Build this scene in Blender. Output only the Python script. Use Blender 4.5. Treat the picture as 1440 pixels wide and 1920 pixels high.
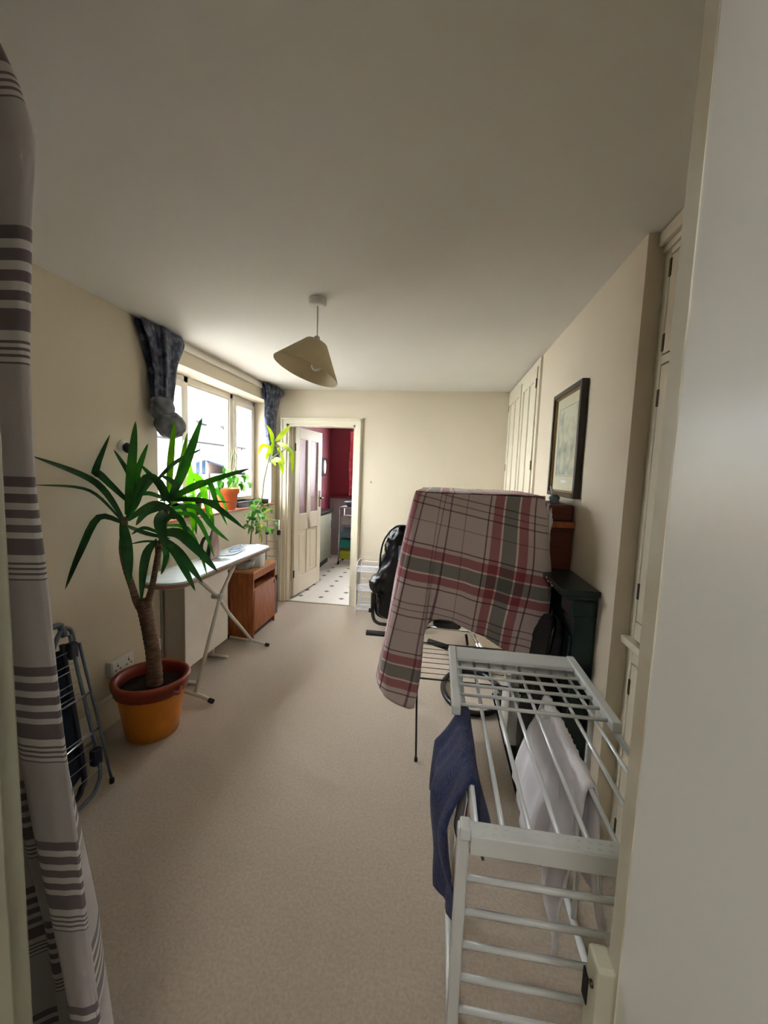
import bpy, bmesh, math, random
from mathutils import Vector, Matrix, noise
C = bpy.context.scene.collection
for o in list(bpy.data.objects): bpy.data.objects.remove(o)
random.seed(4)
PI = math.pi

# ------------------------------------------------------------------ camera
cam_d = bpy.data.cameras.new('camera'); cam = bpy.data.objects.new('camera', cam_d); C.objects.link(cam)
HC = 1.5425
yaw, pitch, roll, FPX = .13334, .09727, .03657, 763.3
cy, sy, cp, sp, cr, sr = math.cos(yaw), math.sin(yaw), math.cos(pitch), math.sin(pitch), math.cos(roll), math.sin(roll)
f_ = Vector((-sy*cp, cy*cp, -sp)); r0 = Vector((cy, sy, 0)); u0 = r0.cross(f_)
r_ = cr*r0 + sr*u0; u_ = -sr*r0 + cr*u0
m = Matrix((r_, u_, -f_)).transposed().to_4x4(); m.translation = (0, 0, HC)
cam.matrix_world = m
cam_d.sensor_fit = 'VERTICAL'; cam_d.sensor_height = 24; cam_d.lens = FPX/1920*24
cam_d.clip_start = .02; cam_d.clip_end = 200
bpy.context.scene.camera = cam

# ------------------------------------------------------------------ world, light, exposure
w = bpy.data.worlds.new('overcast_sky'); bpy.context.scene.world = w; w.use_nodes = True
bg = w.node_tree.nodes['Background']; bg.inputs[0].default_value = (.95, .975, 1.0, 1); bg.inputs[1].default_value = 6.5
# overcast sky: smoothly brighter towards the zenith
nt = w.node_tree; tc = nt.nodes.new('ShaderNodeTexCoord'); sx = nt.nodes.new('ShaderNodeSeparateXYZ'); mr = nt.nodes.new('ShaderNodeMapRange')
mr.inputs[1].default_value = 0; mr.inputs[2].default_value = 1; mr.inputs[3].default_value = 6; mr.inputs[4].default_value = 12.5
nt.links.new(tc.outputs['Generated'], sx.inputs[0]); nt.links.new(sx.outputs[2], mr.inputs[0]); nt.links.new(mr.outputs[0], bg.inputs[1])
def area(name, loc, rot, sx, sy_, energy, color=(1, 1, 1), portal=False):
    d = bpy.data.lights.new(name, 'AREA'); d.shape = 'RECTANGLE'; d.size = sx; d.size_y = sy_; d.energy = energy; d.color = color
    if portal: d.cycles.is_portal = True
    o = bpy.data.objects.new(name, d); o.location = loc; o.rotation_euler = rot; C.objects.link(o); return o
area('window_portal', (-2.2, 3.41, 1.7), (0, -PI/2, 0), 1.1, 1.85, 1, portal=True)
area('kitchen_portal', (-.95, 7.5, 1.7), (-PI/2, 0, 0), 1.2, 1.1, 1, portal=True)
area('hall_fill', (-.15, -.75, 2.36), (0, 0, 0), .5, .5, 4.6, (1, .99, .97))  # added fill behind the camera, no fitting; brightens striped curtain and glossy door leaf
vs = bpy.context.scene.view_settings
vs.view_transform = 'Standard'; vs.look = 'None'; vs.gamma = 1; vs.use_curve_mapping = False; vs.exposure = 2.08

# ------------------------------------------------------------------ materials
def lin(c): return tuple((x/12.92 if x <= .04045 else ((x+.055)/1.055)**2.4) for x in (v/255 for v in c))
def mat(name, rgb, rough=.6, metal=0, var=0, scale=8, bump=0, bscale=60, spec=.5, trans=0, ior=1.45, sheen=0, alpha=1, rgb2=None, sss=0, stretch=None, coat=0):
    mt = bpy.data.materials.new(name); mt.use_nodes = True; nt = mt.node_tree; b = nt.nodes['Principled BSDF']
    col = (*lin(rgb), 1); b.inputs['Base Color'].default_value = col
    b.inputs['Roughness'].default_value = rough; b.inputs['Metallic'].default_value = metal
    b.inputs['Specular IOR Level'].default_value = spec; b.inputs['Transmission Weight'].default_value = trans; b.inputs['IOR'].default_value = ior
    b.inputs['Sheen Weight'].default_value = sheen; b.inputs['Alpha'].default_value = alpha; b.inputs['Coat Weight'].default_value = coat; b.inputs['Coat Roughness'].default_value = .22
    tc = nt.nodes.new('ShaderNodeTexCoord'); src = tc.outputs['Object']
    if stretch:
        mp = nt.nodes.new('ShaderNodeMapping'); mp.inputs['Scale'].default_value = stretch; nt.links.new(src, mp.inputs[0]); src = mp.outputs[0]
    if var or rgb2:
        n = nt.nodes.new('ShaderNodeTexNoise'); n.inputs['Scale'].default_value = scale; n.inputs['Detail'].default_value = 5
        nt.links.new(src, n.inputs['Vector'])
        cr_ = nt.nodes.new('ShaderNodeValToRGB'); c2 = lin(rgb2) if rgb2 else tuple(x*(1-var) for x in col[:3])
        cr_.color_ramp.elements[0].position = .35; cr_.color_ramp.elements[1].position = .65
        cr_.color_ramp.elements[0].color = (*c2, 1); cr_.color_ramp.elements[1].color = col
        nt.links.new(n.outputs[0], cr_.inputs[0]); nt.links.new(cr_.outputs[0], b.inputs['Base Color'])
    if bump:
        n2 = nt.nodes.new('ShaderNodeTexNoise'); n2.inputs['Scale'].default_value = bscale; n2.inputs['Detail'].default_value = 4
        nt.links.new(src, n2.inputs['Vector'])
        bp = nt.nodes.new('ShaderNodeBump'); bp.inputs['Strength'].default_value = bump; bp.inputs['Distance'].default_value = .004
        nt.links.new(n2.outputs[0], bp.inputs['Height']); nt.links.new(bp.outputs[0], b.inputs['Normal'])
    return mt
M = {}
M['wall'] = mat('cream_wall_paint', (218, 206, 184), .75, var=.03, scale=2, bump=.12, bscale=35)
M['ceil'] = mat('ceiling_paint', (230, 228, 221), .85, var=.03, scale=1.5, bump=.08, bscale=20)
M['gloss'] = mat('glossy_pale_paint', (222, 224, 220), .3, var=.03, scale=3, bump=.35, bscale=16, stretch=(1, 1, .12), spec=.8, coat=.25)
M['cream'] = mat('cream_gloss_paint', (226, 218, 196), .35, var=.015, scale=4, bump=.05)
M['edgep'] = mat('worn_edge_paint', (196, 192, 176), .4, rgb2=(182, 174, 152), scale=10)
M['jamb'] = mat('aged_cream_paint', (178, 178, 158), .45, rgb2=(168, 166, 146), scale=7)
M['lining'] = mat('curtain_lining', (132, 134, 136), .85, rgb2=(84, 88, 98), scale=16, bump=.3, bscale=40)
M['chip'] = mat('chipped_spot', (96, 74, 52), .8, var=.2)
M['pvc'] = mat('white_pvc', (228, 222, 212), .3, var=.02)
M['sill'] = mat('terracotta_sill_tile', (190, 120, 92), .3, rgb2=(170, 98, 74), scale=12)
M['carpet'] = mat('beige_carpet', (180, 166, 149), .95, rgb2=(168, 153, 137), scale=90, bump=.6, bscale=260, sheen=.2)
M['red'] = mat('kitchen_red_paint', (112, 30, 44), .6, var=.06, scale=3, bump=.1)
M['greyp'] = mat('grey_panel', (150, 140, 142), .5, var=.06)
M['black'] = mat('black_plastic', (20, 20, 23), .4, var=.2)
M['rubber'] = mat('black_foam', (34, 32, 34), .85, var=.25, bump=.3, bscale=200)
M['steel'] = mat('satin_steel', (190, 192, 196), .25, metal=1, var=.05)
M['chrome'] = mat('chrome', (225, 225, 228), .12, metal=1, var=.03)
M['brass'] = mat('tarnished_metal', (92, 80, 62), .4, metal=1, var=.3, scale=30)
M['alu'] = mat('pale_grey_rack_paint', (205, 208, 206), .35, var=.04)
M['rod'] = mat('aluminium_rod', (228, 232, 236), .3, metal=.25, var=.04)
M['glass'] = mat('window_glass', (250, 252, 252), .0, trans=1, ior=1.05, spec=.3, var=.01)
M['frost'] = mat('frosted_glass', (226, 196, 206), .35, trans=.75, ior=1.3, var=.06, scale=50, bump=.6, bscale=90)
M['shade'] = mat('cream_lampshade', (216, 200, 160), .7, var=.06, bump=.1, bscale=200)
M['bulb'] = mat('frosted_bulb', (240, 238, 230), .2, trans=.3, var=.02)
M['dkblue'] = mat('navy_towel', (30, 36, 76), .95, rgb2=(44, 54, 98), scale=90, bump=1, bscale=240, sheen=.1)
M['white_cloth'] = mat('white_cotton', (222, 218, 222), .85, var=.05, bump=.15, bscale=30, sheen=.2)
M['redcloth'] = mat('red_print', (170, 30, 44), .9, var=.1)
M['whitecloth2'] = mat('white_print', (222, 220, 220), .9, var=.06)
M['orange'] = mat('orange_glaze', (222, 134, 26), .35, rgb2=(206, 118, 20), scale=7, coat=.3)
M['rim'] = mat('red_brown_glaze', (140, 58, 38), .4, rgb2=(122, 46, 32), scale=9, bump=.2, bscale=20)
M['terra'] = mat('terracotta', (214, 118, 66), .8, rgb2=(196, 104, 58), scale=14, bump=.1)
M['soil'] = mat('dark_soil', (32, 25, 20), .95, var=.5, scale=60, bump=1, bscale=80)
M['bark'] = mat('ringed_bark', (128, 102, 84), .85, rgb2=(86, 66, 54), scale=22, bump=.8, bscale=60, stretch=(1, 1, 6))
M['wood'] = mat('teak_veneer', (168, 98, 52), .4, rgb2=(136, 74, 36), scale=9, stretch=(6, 6, .8), bump=.05)
M['woodlt'] = mat('light_teak_top', (196, 140, 88), .35, rgb2=(180, 122, 74), scale=8, stretch=(6, 1, 6))
M['wooddk'] = mat('dark_wood_inside', (70, 34, 20), .5, var=.3)
M['mahog'] = mat('mahogany', (98, 42, 28), .35, rgb2=(72, 30, 20), scale=9, stretch=(1, 6, 6))
M['green'] = mat('dark_green_gloss', (18, 44, 44), .28, rgb2=(14, 34, 36), scale=10, bump=.1)
M['soot'] = mat('fireback', (16, 15, 15), .9, var=.4)
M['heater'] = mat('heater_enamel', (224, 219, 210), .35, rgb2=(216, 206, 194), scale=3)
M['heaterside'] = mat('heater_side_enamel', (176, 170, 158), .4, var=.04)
M['plastic'] = mat('white_plastic', (226, 224, 218), .35, var=.03)
M['jug'] = mat('milky_jug_plastic', (224, 230, 232), .35, trans=.25, var=.04)
M['clear'] = mat('clear_bag', (226, 228, 226), .15, trans=.7, ior=1.2, var=.05, bump=.8, bscale=30)
M['ironing'] = mat('ironing_cover', (216, 218, 216), .8, rgb2=(190, 204, 208), scale=7, bump=.2, bscale=12)
M['hem'] = mat('cover_edge', (150, 138, 124), .85, rgb2=(176, 120, 104), scale=9)
M['ironleg'] = mat('cream_tube_enamel', (206, 200, 190), .35, var=.04)
M['airerblue'] = mat('slate_blue_enamel', (92, 104, 120), .35, var=.08)
M['navy'] = mat('navy_plastic', (20, 26, 48), .4, var=.15)
M['wireg'] = mat('grey_wire', (170, 174, 176), .35, metal=.5, var=.05)
M['teal_cloth'] = mat('dark_teal_cloth', (18, 38, 58), .95, rgb2=(12, 20, 34), scale=14, bump=.6, bscale=60)
M['bag'] = mat('black_nylon', (15, 15, 18), .33, var=.3, bump=.6, bscale=18)
M['whitewire'] = mat('white_coated_wire', (220, 220, 230), .3, var=.02)
M['darkmetal'] = mat('dark_bronze_wire', (74, 66, 62), .4, metal=.6, var=.1)
M['backpack'] = mat('charcoal_fabric', (58, 56, 62), .9, var=.25, scale=20, bump=.5, bscale=90)
M['paper'] = mat('white_paper', (228, 226, 222), .8, var=.02)
M['frame'] = mat('dark_picture_frame', (44, 34, 28), .35, var=.3, scale=20)
M['gilt'] = mat('gilt_slip', (150, 120, 76), .35, metal=.5, var=.2)
M['mount'] = mat('ivory_mount', (206, 204, 178), .7, var=.03)
M['worktop'] = mat('dark_worktop', (26, 22, 26), .3, var=.2)
M['kitcab'] = mat('pale_green_unit', (178, 184, 166), .45, var=.03)
M['teal'] = mat('teal_plastic', (24, 104, 98), .35, var=.1)
M['lime'] = mat('lime_plastic', (150, 160, 30), .35, var=.1)
M['pinkc'] = mat('red_curtain_cloth', (206, 52, 78), .85, rgb2=(232, 120, 140), scale=9)
M['brickw'] = mat('pale_brick', (124, 108, 100), .9, rgb2=(110, 94, 86), scale=6)
M['slate'] = mat('pale_slate_roof', (84, 88, 96), .7, var=.1, scale=4)
M['gutter'] = mat('grey_gutter', (30, 30, 34), .5, var=.1)
M['bluepane'] = mat('reflecting_pane', (30, 42, 56), .2, var=.2)
M['ground'] = mat('pale_concrete_yard', (112, 112, 108), .9, var=.1)
M['kc'] = mat('iron_body', (40, 42, 46), .3, var=.2)
M['irons'] = mat('iron_soleplate', (150, 120, 116), .3, metal=.7, var=.1)
M['cordw'] = mat('white_blue_cord', (196, 206, 226), .5, rgb2=(150, 168, 210), scale=30)
def leafmat(name, a, b2, tr=.25):
    mt = mat(name, a, .38, rgb2=b2, scale=12, stretch=(1, 1, 1)); nt = mt.node_tree; b = nt.nodes['Principled BSDF']
    t = nt.nodes.new('ShaderNodeBsdfTranslucent'); mx = nt.nodes.new('ShaderNodeMixShader'); mx.inputs[0].default_value = tr
    src = b.inputs['Base Color'].links[0].from_socket
    hs = nt.nodes.new('ShaderNodeHueSaturation'); hs.inputs['Value'].default_value = 1.3; hs.inputs['Saturation'].default_value = 1.15
    nt.links.new(src, hs.inputs['Color']); nt.links.new(hs.outputs[0], t.inputs[0])
    nt.links.new(b.outputs[0], mx.inputs[1]); nt.links.new(t.outputs[0], mx.inputs[2]); nt.links.new(mx.outputs[0], nt.nodes['Material Output'].inputs[0])
    return mt
M['leaf0'] = leafmat('dark_yucca_leaf', (42, 86, 42), (30, 66, 32), .22)
M['leaf1'] = leafmat('yucca_leaf', (52, 102, 38), (36, 82, 32), .35)
M['leaf2'] = leafmat('bright_leaf', (84, 138, 36), (60, 116, 26), .4)
M['leaf3'] = leafmat('yellow_green_leaf', (160, 176, 48), (124, 152, 46), .4)
M['leaf4'] = leafmat('pale_herb_leaf', (110, 146, 84), (86, 124, 66), .45)
M['stem'] = mat('green_stem', (120, 128, 84), .6, var=.15, scale=20)

def tex_nodes(name, rough=.9, bump=.25):
    mt = bpy.data.materials.new(name); mt.use_nodes = True; nt = mt.node_tree; b = nt.nodes['Principled BSDF']
    b.inputs['Roughness'].default_value = rough; b.inputs['Sheen Weight'].default_value = .2
    return mt, nt, b
def mathn(nt, op, a, b=None, c=None):
    n = nt.nodes.new('ShaderNodeMath'); n.operation = op
    for i, v in enumerate((a, b, c)):
        if v is None: continue
        if isinstance(v, (int, float)): n.inputs[i].default_value = v
        else: nt.links.new(v, n.inputs[i])
    return n.outputs[0]
def ramp(nt, fac, stops):
    r = nt.nodes.new('ShaderNodeValToRGB'); r.color_ramp.interpolation = 'CONSTANT'; e = r.color_ramp.elements
    for i, (p, c) in enumerate(stops):
        el = e[i] if i < 2 else e.new(p)
        el.position = p; el.color = (*lin(c), 1)
    nt.links.new(fac, r.inputs[0]); return r.outputs[0]
def weave(nt, b, sc=500):
    tc = nt.nodes.new('ShaderNodeTexCoord'); n = nt.nodes.new('ShaderNodeTexNoise'); n.inputs['Scale'].default_value = 22; n.inputs['Detail'].default_value = 8
    nt.links.new(tc.outputs['Object'], n.inputs[0]); bp = nt.nodes.new('ShaderNodeBump'); bp.inputs['Strength'].default_value = .35; bp.inputs['Distance'].default_value = .008
    nt.links.new(n.outputs[0], bp.inputs['Height']); nt.links.new(bp.outputs[0], b.inputs['Normal'])
# tartan: two 1-D stripe profiles over a 0.5 m repeat
mt, nt, b = tex_nodes('tartan_cotton'); M['tartan'] = mt
uv = nt.nodes.new('ShaderNodeUVMap'); sep = nt.nodes.new('ShaderNodeSeparateXYZ'); nt.links.new(uv.outputs[0], sep.inputs[0])
base = (192, 184, 180)
prof = [(0, (160, 108, 112)), (.075, (208, 200, 190)), (.09, (128, 130, 124)), (.205, (208, 200, 190)), (.22, (160, 108, 112)), (.295, base), (.335, (122, 94, 100)), (.345, base),
        (.50, (140, 122, 124)), (.508, base), (.56, (126, 104, 110)), (.57, base), (.62, (126, 104, 110)), (.63, base), (.76, (150, 132, 134)), (.768, base), (.955, (122, 94, 100)), (.965, base)]
cu = ramp(nt, mathn(nt, 'FRACT', mathn(nt, 'MULTIPLY', sep.outputs[0], 2.0)), prof)
cv = ramp(nt, mathn(nt, 'FRACT', mathn(nt, 'MULTIPLY', sep.outputs[1], 2.0)), prof)
mx = nt.nodes.new('ShaderNodeMix'); mx.data_type = 'RGBA'; mx.blend_type = 'MULTIPLY'; mx.inputs[0].default_value = 1
nt.links.new(cu, mx.inputs[6]); nt.links.new(cv, mx.inputs[7])
br = nt.nodes.new('ShaderNodeMix'); br.data_type = 'RGBA'; br.blend_type = 'MULTIPLY'; br.inputs[0].default_value = 1; br.inputs[7].default_value = (1.9, 1.9, 1.95, 1)
br.clamp_result = False
nt.links.new(mx.outputs[2], br.inputs[6]); nt.links.new(br.outputs[2], b.inputs['Base Color']); weave(nt, b)
# striped curtain
mt, nt, b = tex_nodes('striped_curtain_cloth'); M['stripe'] = mt
uv = nt.nodes.new('ShaderNodeUVMap'); sep = nt.nodes.new('ShaderNodeSeparateXYZ'); nt.links.new(uv.outputs[0], sep.inputs[0])
L_, D_ = (218, 215, 215), (124, 113, 119)
sp_ = [(0, D_), (.05, L_), (.085, D_), (.13, L_), (.165, D_), (.21, L_), (.245, D_), (.285, L_), (.315, D_), (.40, L_), (.44, D_), (.452, L_), (.468, D_), (.478, L_), (.496, D_), (.506, L_), (.524, D_), (.534, (200, 195, 197))]
cs = ramp(nt, mathn(nt, 'FRACT', mathn(nt, 'MULTIPLY', sep.outputs[1], 1/.40)), sp_)
nt.links.new(cs, b.inputs['Base Color']); weave(nt, b)
# dark blue curtain with pale pattern
mt, nt, b = tex_nodes('blue_patterned_curtain', .8); M['bluecurt'] = mt
tc = nt.nodes.new('ShaderNodeTexCoord'); vo = nt.nodes.new('ShaderNodeTexNoise'); vo.inputs['Scale'].default_value = 26; vo.inputs['Detail'].default_value = 3
nt.links.new(tc.outputs['Object'], vo.inputs[0])
r = nt.nodes.new('ShaderNodeValToRGB'); e = r.color_ramp.elements; e[0].position = .45; e[0].color = (*lin((40, 46, 70)), 1); e[1].position = .68; e[1].color = (*lin((104, 110, 122)), 1)
nt.links.new(vo.outputs[0], r.inputs[0]); nt.links.new(r.outputs[0], b.inputs['Base Color']); weave(nt, b)
# kitchen lino with dark diamonds
mt, nt, b = tex_nodes('diamond_lino', .35); M['lino'] = mt; b.inputs['Sheen Weight'].default_value = 0
tc = nt.nodes.new('ShaderNodeTexCoord'); sep = nt.nodes.new('ShaderNodeSeparateXYZ'); nt.links.new(tc.outputs['Object'], sep.inputs[0])
fx = mathn(nt, 'ABSOLUTE', mathn(nt, 'SUBTRACT', mathn(nt, 'FRACT', mathn(nt, 'MULTIPLY_ADD', sep.outputs[0], 1/.255, 1.62/.255+20.5)), .5))
fy = mathn(nt, 'ABSOLUTE', mathn(nt, 'SUBTRACT', mathn(nt, 'FRACT', mathn(nt, 'MULTIPLY_ADD', sep.outputs[1], 1/.2525, -4.69/.2525+20.5)), .5))
dm = mathn(nt, 'LESS_THAN', mathn(nt, 'ADD', fx, fy), .15)
gr = mathn(nt, 'LESS_THAN', mathn(nt, 'MINIMUM', fx, fy), -1)
cc = ramp(nt, dm, [(0, (214, 206, 198)), (.5, (30, 26, 40))]); nt.links.new(cc, b.inputs['Base Color'])
# engraving print
mt, nt, b = tex_nodes('engraving_print', .6); M['print'] = mt
tc = nt.nodes.new('ShaderNodeTexCoord'); n = nt.nodes.new('ShaderNodeTexNoise'); n.inputs['Scale'].default_value = 12; n.inputs['Detail'].default_value = 9
sep = nt.nodes.new('ShaderNodeSeparateXYZ'); nt.links.new(tc.outputs['Object'], sep.inputs[0]); nt.links.new(tc.outputs['Object'], n.inputs[0])
# darker foliage low and at the sides, paler ravine in the middle
side = mathn(nt, 'ABSOLUTE', mathn(nt, 'SUBTRACT', sep.outputs[1], 2.36)); low = mathn(nt, 'SUBTRACT', 1.72, sep.outputs[2])
k = mathn(nt, 'ADD', mathn(nt, 'MULTIPLY', side, 1.1), mathn(nt, 'MULTIPLY', low, .55)); k = mathn(nt, 'ADD', k, mathn(nt, 'MULTIPLY', n.outputs[0], 1.1))
r = nt.nodes.new('ShaderNodeValToRGB'); e = r.color_ramp.elements; e[0].position = .55; e[0].color = (*lin((198, 198, 172)), 1); e[1].position = .95; e[1].color = (*lin((108, 120, 112)), 1)
nt.links.new(k, r.inputs[0]); nt.links.new(r.outputs[0], b.inputs['Base Color'])

# ------------------------------------------------------------------ helpers
def box(bm, lo, hi, bev=0):
    x0, y0, z0 = lo; x1, y1, z1 = hi
    v = [bm.verts.new(p) for p in ((x0,y0,z0),(x1,y0,z0),(x1,y1,z0),(x0,y1,z0),(x0,y0,z1),(x1,y0,z1),(x1,y1,z1),(x0,y1,z1))]
    fs = [bm.faces.new([v[i] for i in q]) for q in ((0,3,2,1),(4,5,6,7),(0,1,5,4),(1,2,6,5),(2,3,7,6),(3,0,4,7))]
    if bev:
        es = list({e for f in fs for e in f.edges}); bmesh.ops.bevel(bm, geom=es, offset=bev, segments=2, affect='EDGES', profile=.5)
def smooth_path(pts, n=6):
    pts = [Vector(p) for p in pts]; out = []
    for i in range(len(pts)-1):
        p0 = pts[max(i-1, 0)]; p1 = pts[i]; p2 = pts[i+1]; p3 = pts[min(i+2, len(pts)-1)]
        for k in range(n):
            t = k/n; out.append(.5*((2*p1)+(p2-p0)*t+(2*p0-5*p1+4*p2-p3)*t*t+(3*p1-p0-3*p2+p3)*t**3))
    out.append(pts[-1]); return out
def tube(bm, pts, r, seg=8, closed=False, cap=True):
    pts = [Vector(p) for p in pts]; n = len(pts); rings = []; up = None
    for i, p in enumerate(pts):
        if closed: d = pts[(i+1) % n]-pts[i-1]
        else: d = pts[min(i+1, n-1)]-pts[max(i-1, 0)]
        d.normalize()
        if up is None: up = d.orthogonal().normalized()
        up = (up - d*up.dot(d)).normalized(); s = d.cross(up)
        rr = r[i] if isinstance(r, (list, tuple)) else r
        rings.append([bm.verts.new(p+rr*(math.cos(2*PI*k/seg)*up+math.sin(2*PI*k/seg)*s)) for k in range(seg)])
    for i in range(n if closed else n-1):
        a, b = rings[i], rings[(i+1) % n]
        for k in range(seg):
            f = bm.faces.new((a[k], a[(k+1) % seg], b[(k+1) % seg], b[k])); f.smooth = True
    if cap and not closed: bm.faces.new(rings[0][::-1]); bm.faces.new(rings[-1])
def lathe(bm, prof, c=(0, 0, 0), seg=32, mtx=None, wob=None, cap=True):
    rings = []
    for r, z in prof:
        ring = []
        for k in range(seg):
            a = 2*PI*k/seg; q = r*(wob(a, z) if wob else 1); p = Vector((q*math.cos(a), q*math.sin(a), z))
            if mtx: p = mtx @ p
            ring.append(bm.verts.new(p+Vector(c)))
        rings.append(ring)
    for a, b in zip(rings, rings[1:]):
        for k in range(seg):
            f = bm.faces.new((a[k], a[(k+1) % seg], b[(k+1) % seg], b[k])); f.smooth = True
    if cap: bm.faces.new(rings[0][::-1]); bm.faces.new(rings[-1])
def grid(bm, fn, nu, nv, uvf=None, th=0):
    uvl = bm.loops.layers.uv.verify() if uvf else None
    V = [[bm.verts.new(fn(i/nu, j/nv)) for j in range(nv+1)] for i in range(nu+1)]
    for i in range(nu):
        for j in range(nv):
            f = bm.faces.new((V[i][j], V[i+1][j], V[i+1][j+1], V[i][j+1])); f.smooth = True
            if uvf:
                for lp, (a, b) in zip(f.loops, ((i, j), (i+1, j), (i+1, j+1), (i, j+1))): lp[uvl].uv = uvf(a/nu, b/nv)
    return V
def mesh(name, bm, mt, parent=None, solid=0, fix=True, sub=0):
    if fix: bmesh.ops.recalc_face_normals(bm, faces=bm.faces)
    me = bpy.data.meshes.new(name); bm.to_mesh(me); bm.free(); me.materials.append(M[mt] if isinstance(mt, str) else mt)
    o = bpy.data.objects.new(name, me); C.objects.link(o)
    if solid:
        md = o.modifiers.new('thickness', 'SOLIDIFY'); md.thickness = solid; md.offset = 0
    if sub:
        md = o.modifiers.new('smooth', 'SUBSURF'); md.levels = sub; md.render_levels = sub
    if parent:
        o.parent = parent; o.matrix_parent_inverse = Matrix.Translation(-Vector(parent.location)) if parent.type == 'EMPTY' else (parent.matrix_parent_inverse.inverted() if False else Matrix())
    return o
def thing(name, label, cat, loc, group=None):
    o = bpy.data.objects.new(name, None); o.empty_display_size = .1; o.location = loc; C.objects.link(o)
    o['label'] = label; o['category'] = cat
    if group: o['group'] = group
    return o
def tag(o, label, cat, group=None):
    o['label'] = label; o['category'] = cat
    if group: o['group'] = group
    return o
def struct(o): o['kind'] = 'structure'; return o
def B(name, mt, parent, *boxes, bev=0):
    bm = bmesh.new()
    for lo, hi in boxes: box(bm, lo, hi, bev)
    return mesh(name, bm, mt, parent)
def T(name, mt, parent, pts, r, seg=8, sm=0, closed=False):
    bm = bmesh.new(); tube(bm, smooth_path(pts, sm) if sm else pts, r, seg, closed); return mesh(name, bm, mt, parent)
def LT(name, mt, parent, prof, c=(0, 0, 0), seg=32, mtx=None, wob=None, cap=True):
    bm = bmesh.new(); lathe(bm, prof, c, seg, mtx, wob, cap); return mesh(name, bm, mt, parent)
def leaf_mesh(bm, pts, wd, fold=.25, nrm=None, n=10, base=.35, peak=.4, crease=True):
    P = smooth_path(pts, max(3, n//(len(pts)-1))); N = len(P); rows = []; side = None
    view = Vector((0, 0, HC))
    for i, p in enumerate(P):
        t = i/(N-1); d = (P[min(i+1, N-1)]-P[max(i-1, 0)]).normalized()
        nn = nrm if nrm else (view-p).normalized()
        s = d.cross(nn)
        if s.length < .15: s = side or d.orthogonal()
        s.normalize()
        if side and s.dot(side) < 0: s = -s
        side = s; up = s.cross(d).normalized()
        ww = wd*.5*(base+(1-base)*math.sin(min(t/peak, 1)*PI/2) if t < peak else max(0, math.cos((t-peak)/(1-peak)*PI/2))**.8)
        ww = max(ww, .0006)
        rows.append((bm.verts.new(p-s*ww+up*ww*fold), bm.verts.new(p), bm.verts.new(p+s*ww+up*ww*fold)))
    for a, b in zip(rows, rows[1:]):
        for k in range(2):
            f = bm.faces.new((a[k], a[k+1], b[k+1], b[k])); f.smooth = True
XL, XR, YF, H = -1.86, .69, 4.467, 2.42

# ================================================================== SETTING
struct(B('floor', 'carpet', None, ((-1.95, -1.6, -.05), (1.3, YF, 0))))
struct(B('floor_kitchen', 'lino', None, ((-2.1, YF, -.05), (.9, 7.4, .002))))
struct(B('ceiling', 'ceil', None, ((-2.1, -1.6, H), (1.3, YF+.12, H+.1))))
struct(B('ceiling_kitchen', 'ceil', None, ((-2.1, YF+.12, H), (.9, 7.4, H+.1))))
WY0, WY1, WZ0, WZ1 = 2.49, 4.33, 1.135, 2.25
struct(B('wall_left', 'wall', None, ((XL-.3, .15, 0), (XL, WY0, H)), ((XL-.3, WY1, 0), (XL, YF+.12, H)), ((XL-.3, WY0, 0), (XL, WY1, WZ0)), ((XL-.3, WY0, WZ1), (XL, WY1, H))))
DX0, DX1, DZ = -1.735, -.945, 2.045
struct(B('wall_far', 'wall', None, ((XL, YF, 0), (DX0, YF+.12, H)), ((DX1, YF, 0), (1.3, YF+.12, H)), ((DX0, YF, DZ), (DX1, YF+.12, H))))
bm = bmesh.new()
box(bm, (XR, 1.64, 0), (1.2, 1.80, H)); box(bm, (XR, 1.80, 1.02), (1.2, 2.86, H)); box(bm, (XR, 2.86, 0), (1.2, 3.13, H)); box(bm, (1.0, 1.80, 0), (1.2, 2.86, 1.02)); box(bm, (1.2, .15, 0), (1.3, YF, H))
struct(mesh('wall_right', bm, 'wall'))
NX0, NX1, NY0, NY1, NZ = -.575, .221, .15, .45, 2.12
struct(B('wall_near', 'wall', None, ((XL, NY0, 0), (NX0, NY1, H)), ((NX1+.02, NY0, 0), (1.2, NY1, H)), ((NX0, NY0, NZ), (NX1+.02, NY1, H))))
struct(B('wall_hall_left', 'wall', None, ((-1.95, -1.6, 0), (-1.85, .15, H))))
struct(B('wall_hall_right', 'wall', None, ((.95, -1.6, 0), (1.05, .15, H))))
struct(B('wall_hall_rear', 'wall', None, ((-1.95, -1.7, 0), (1.05, -1.6, H))))
# kitchen shell
struct(B('wall_kitchen_left', 'red', None, ((-2.09, YF+.12, 0), (-1.97, 7.3, H))))
struct(B('wall_kitchen_right', 'red', None, ((.8, YF+.12, 0), (.9, 7.3, H))))
struct(B('wall_kitchen_far', 'red', None, ((-2.09, 7.2, 0), (-1.60, 7.32, H)), ((-.35, 7.2, 0), (.9, 7.32, H)), ((-1.60, 7.2, 0), (-.35, 7.32, 1.11)), ((-1.60, 7.2, 2.19), (-.35, 7.32, H))))
t = B('trim_1', 'greyp', None, ((-1.955, 7.165, 0), (-1.0, 7.2, 1.05)), ((-1.955, 7.15, .08), (-1.93, 7.165, 1.0))); struct(t)
struct(B('trim_2', 'red', None, ((-1.97, 7.13, 1.05), (-.9, 7.2, 1.075))))
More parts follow.
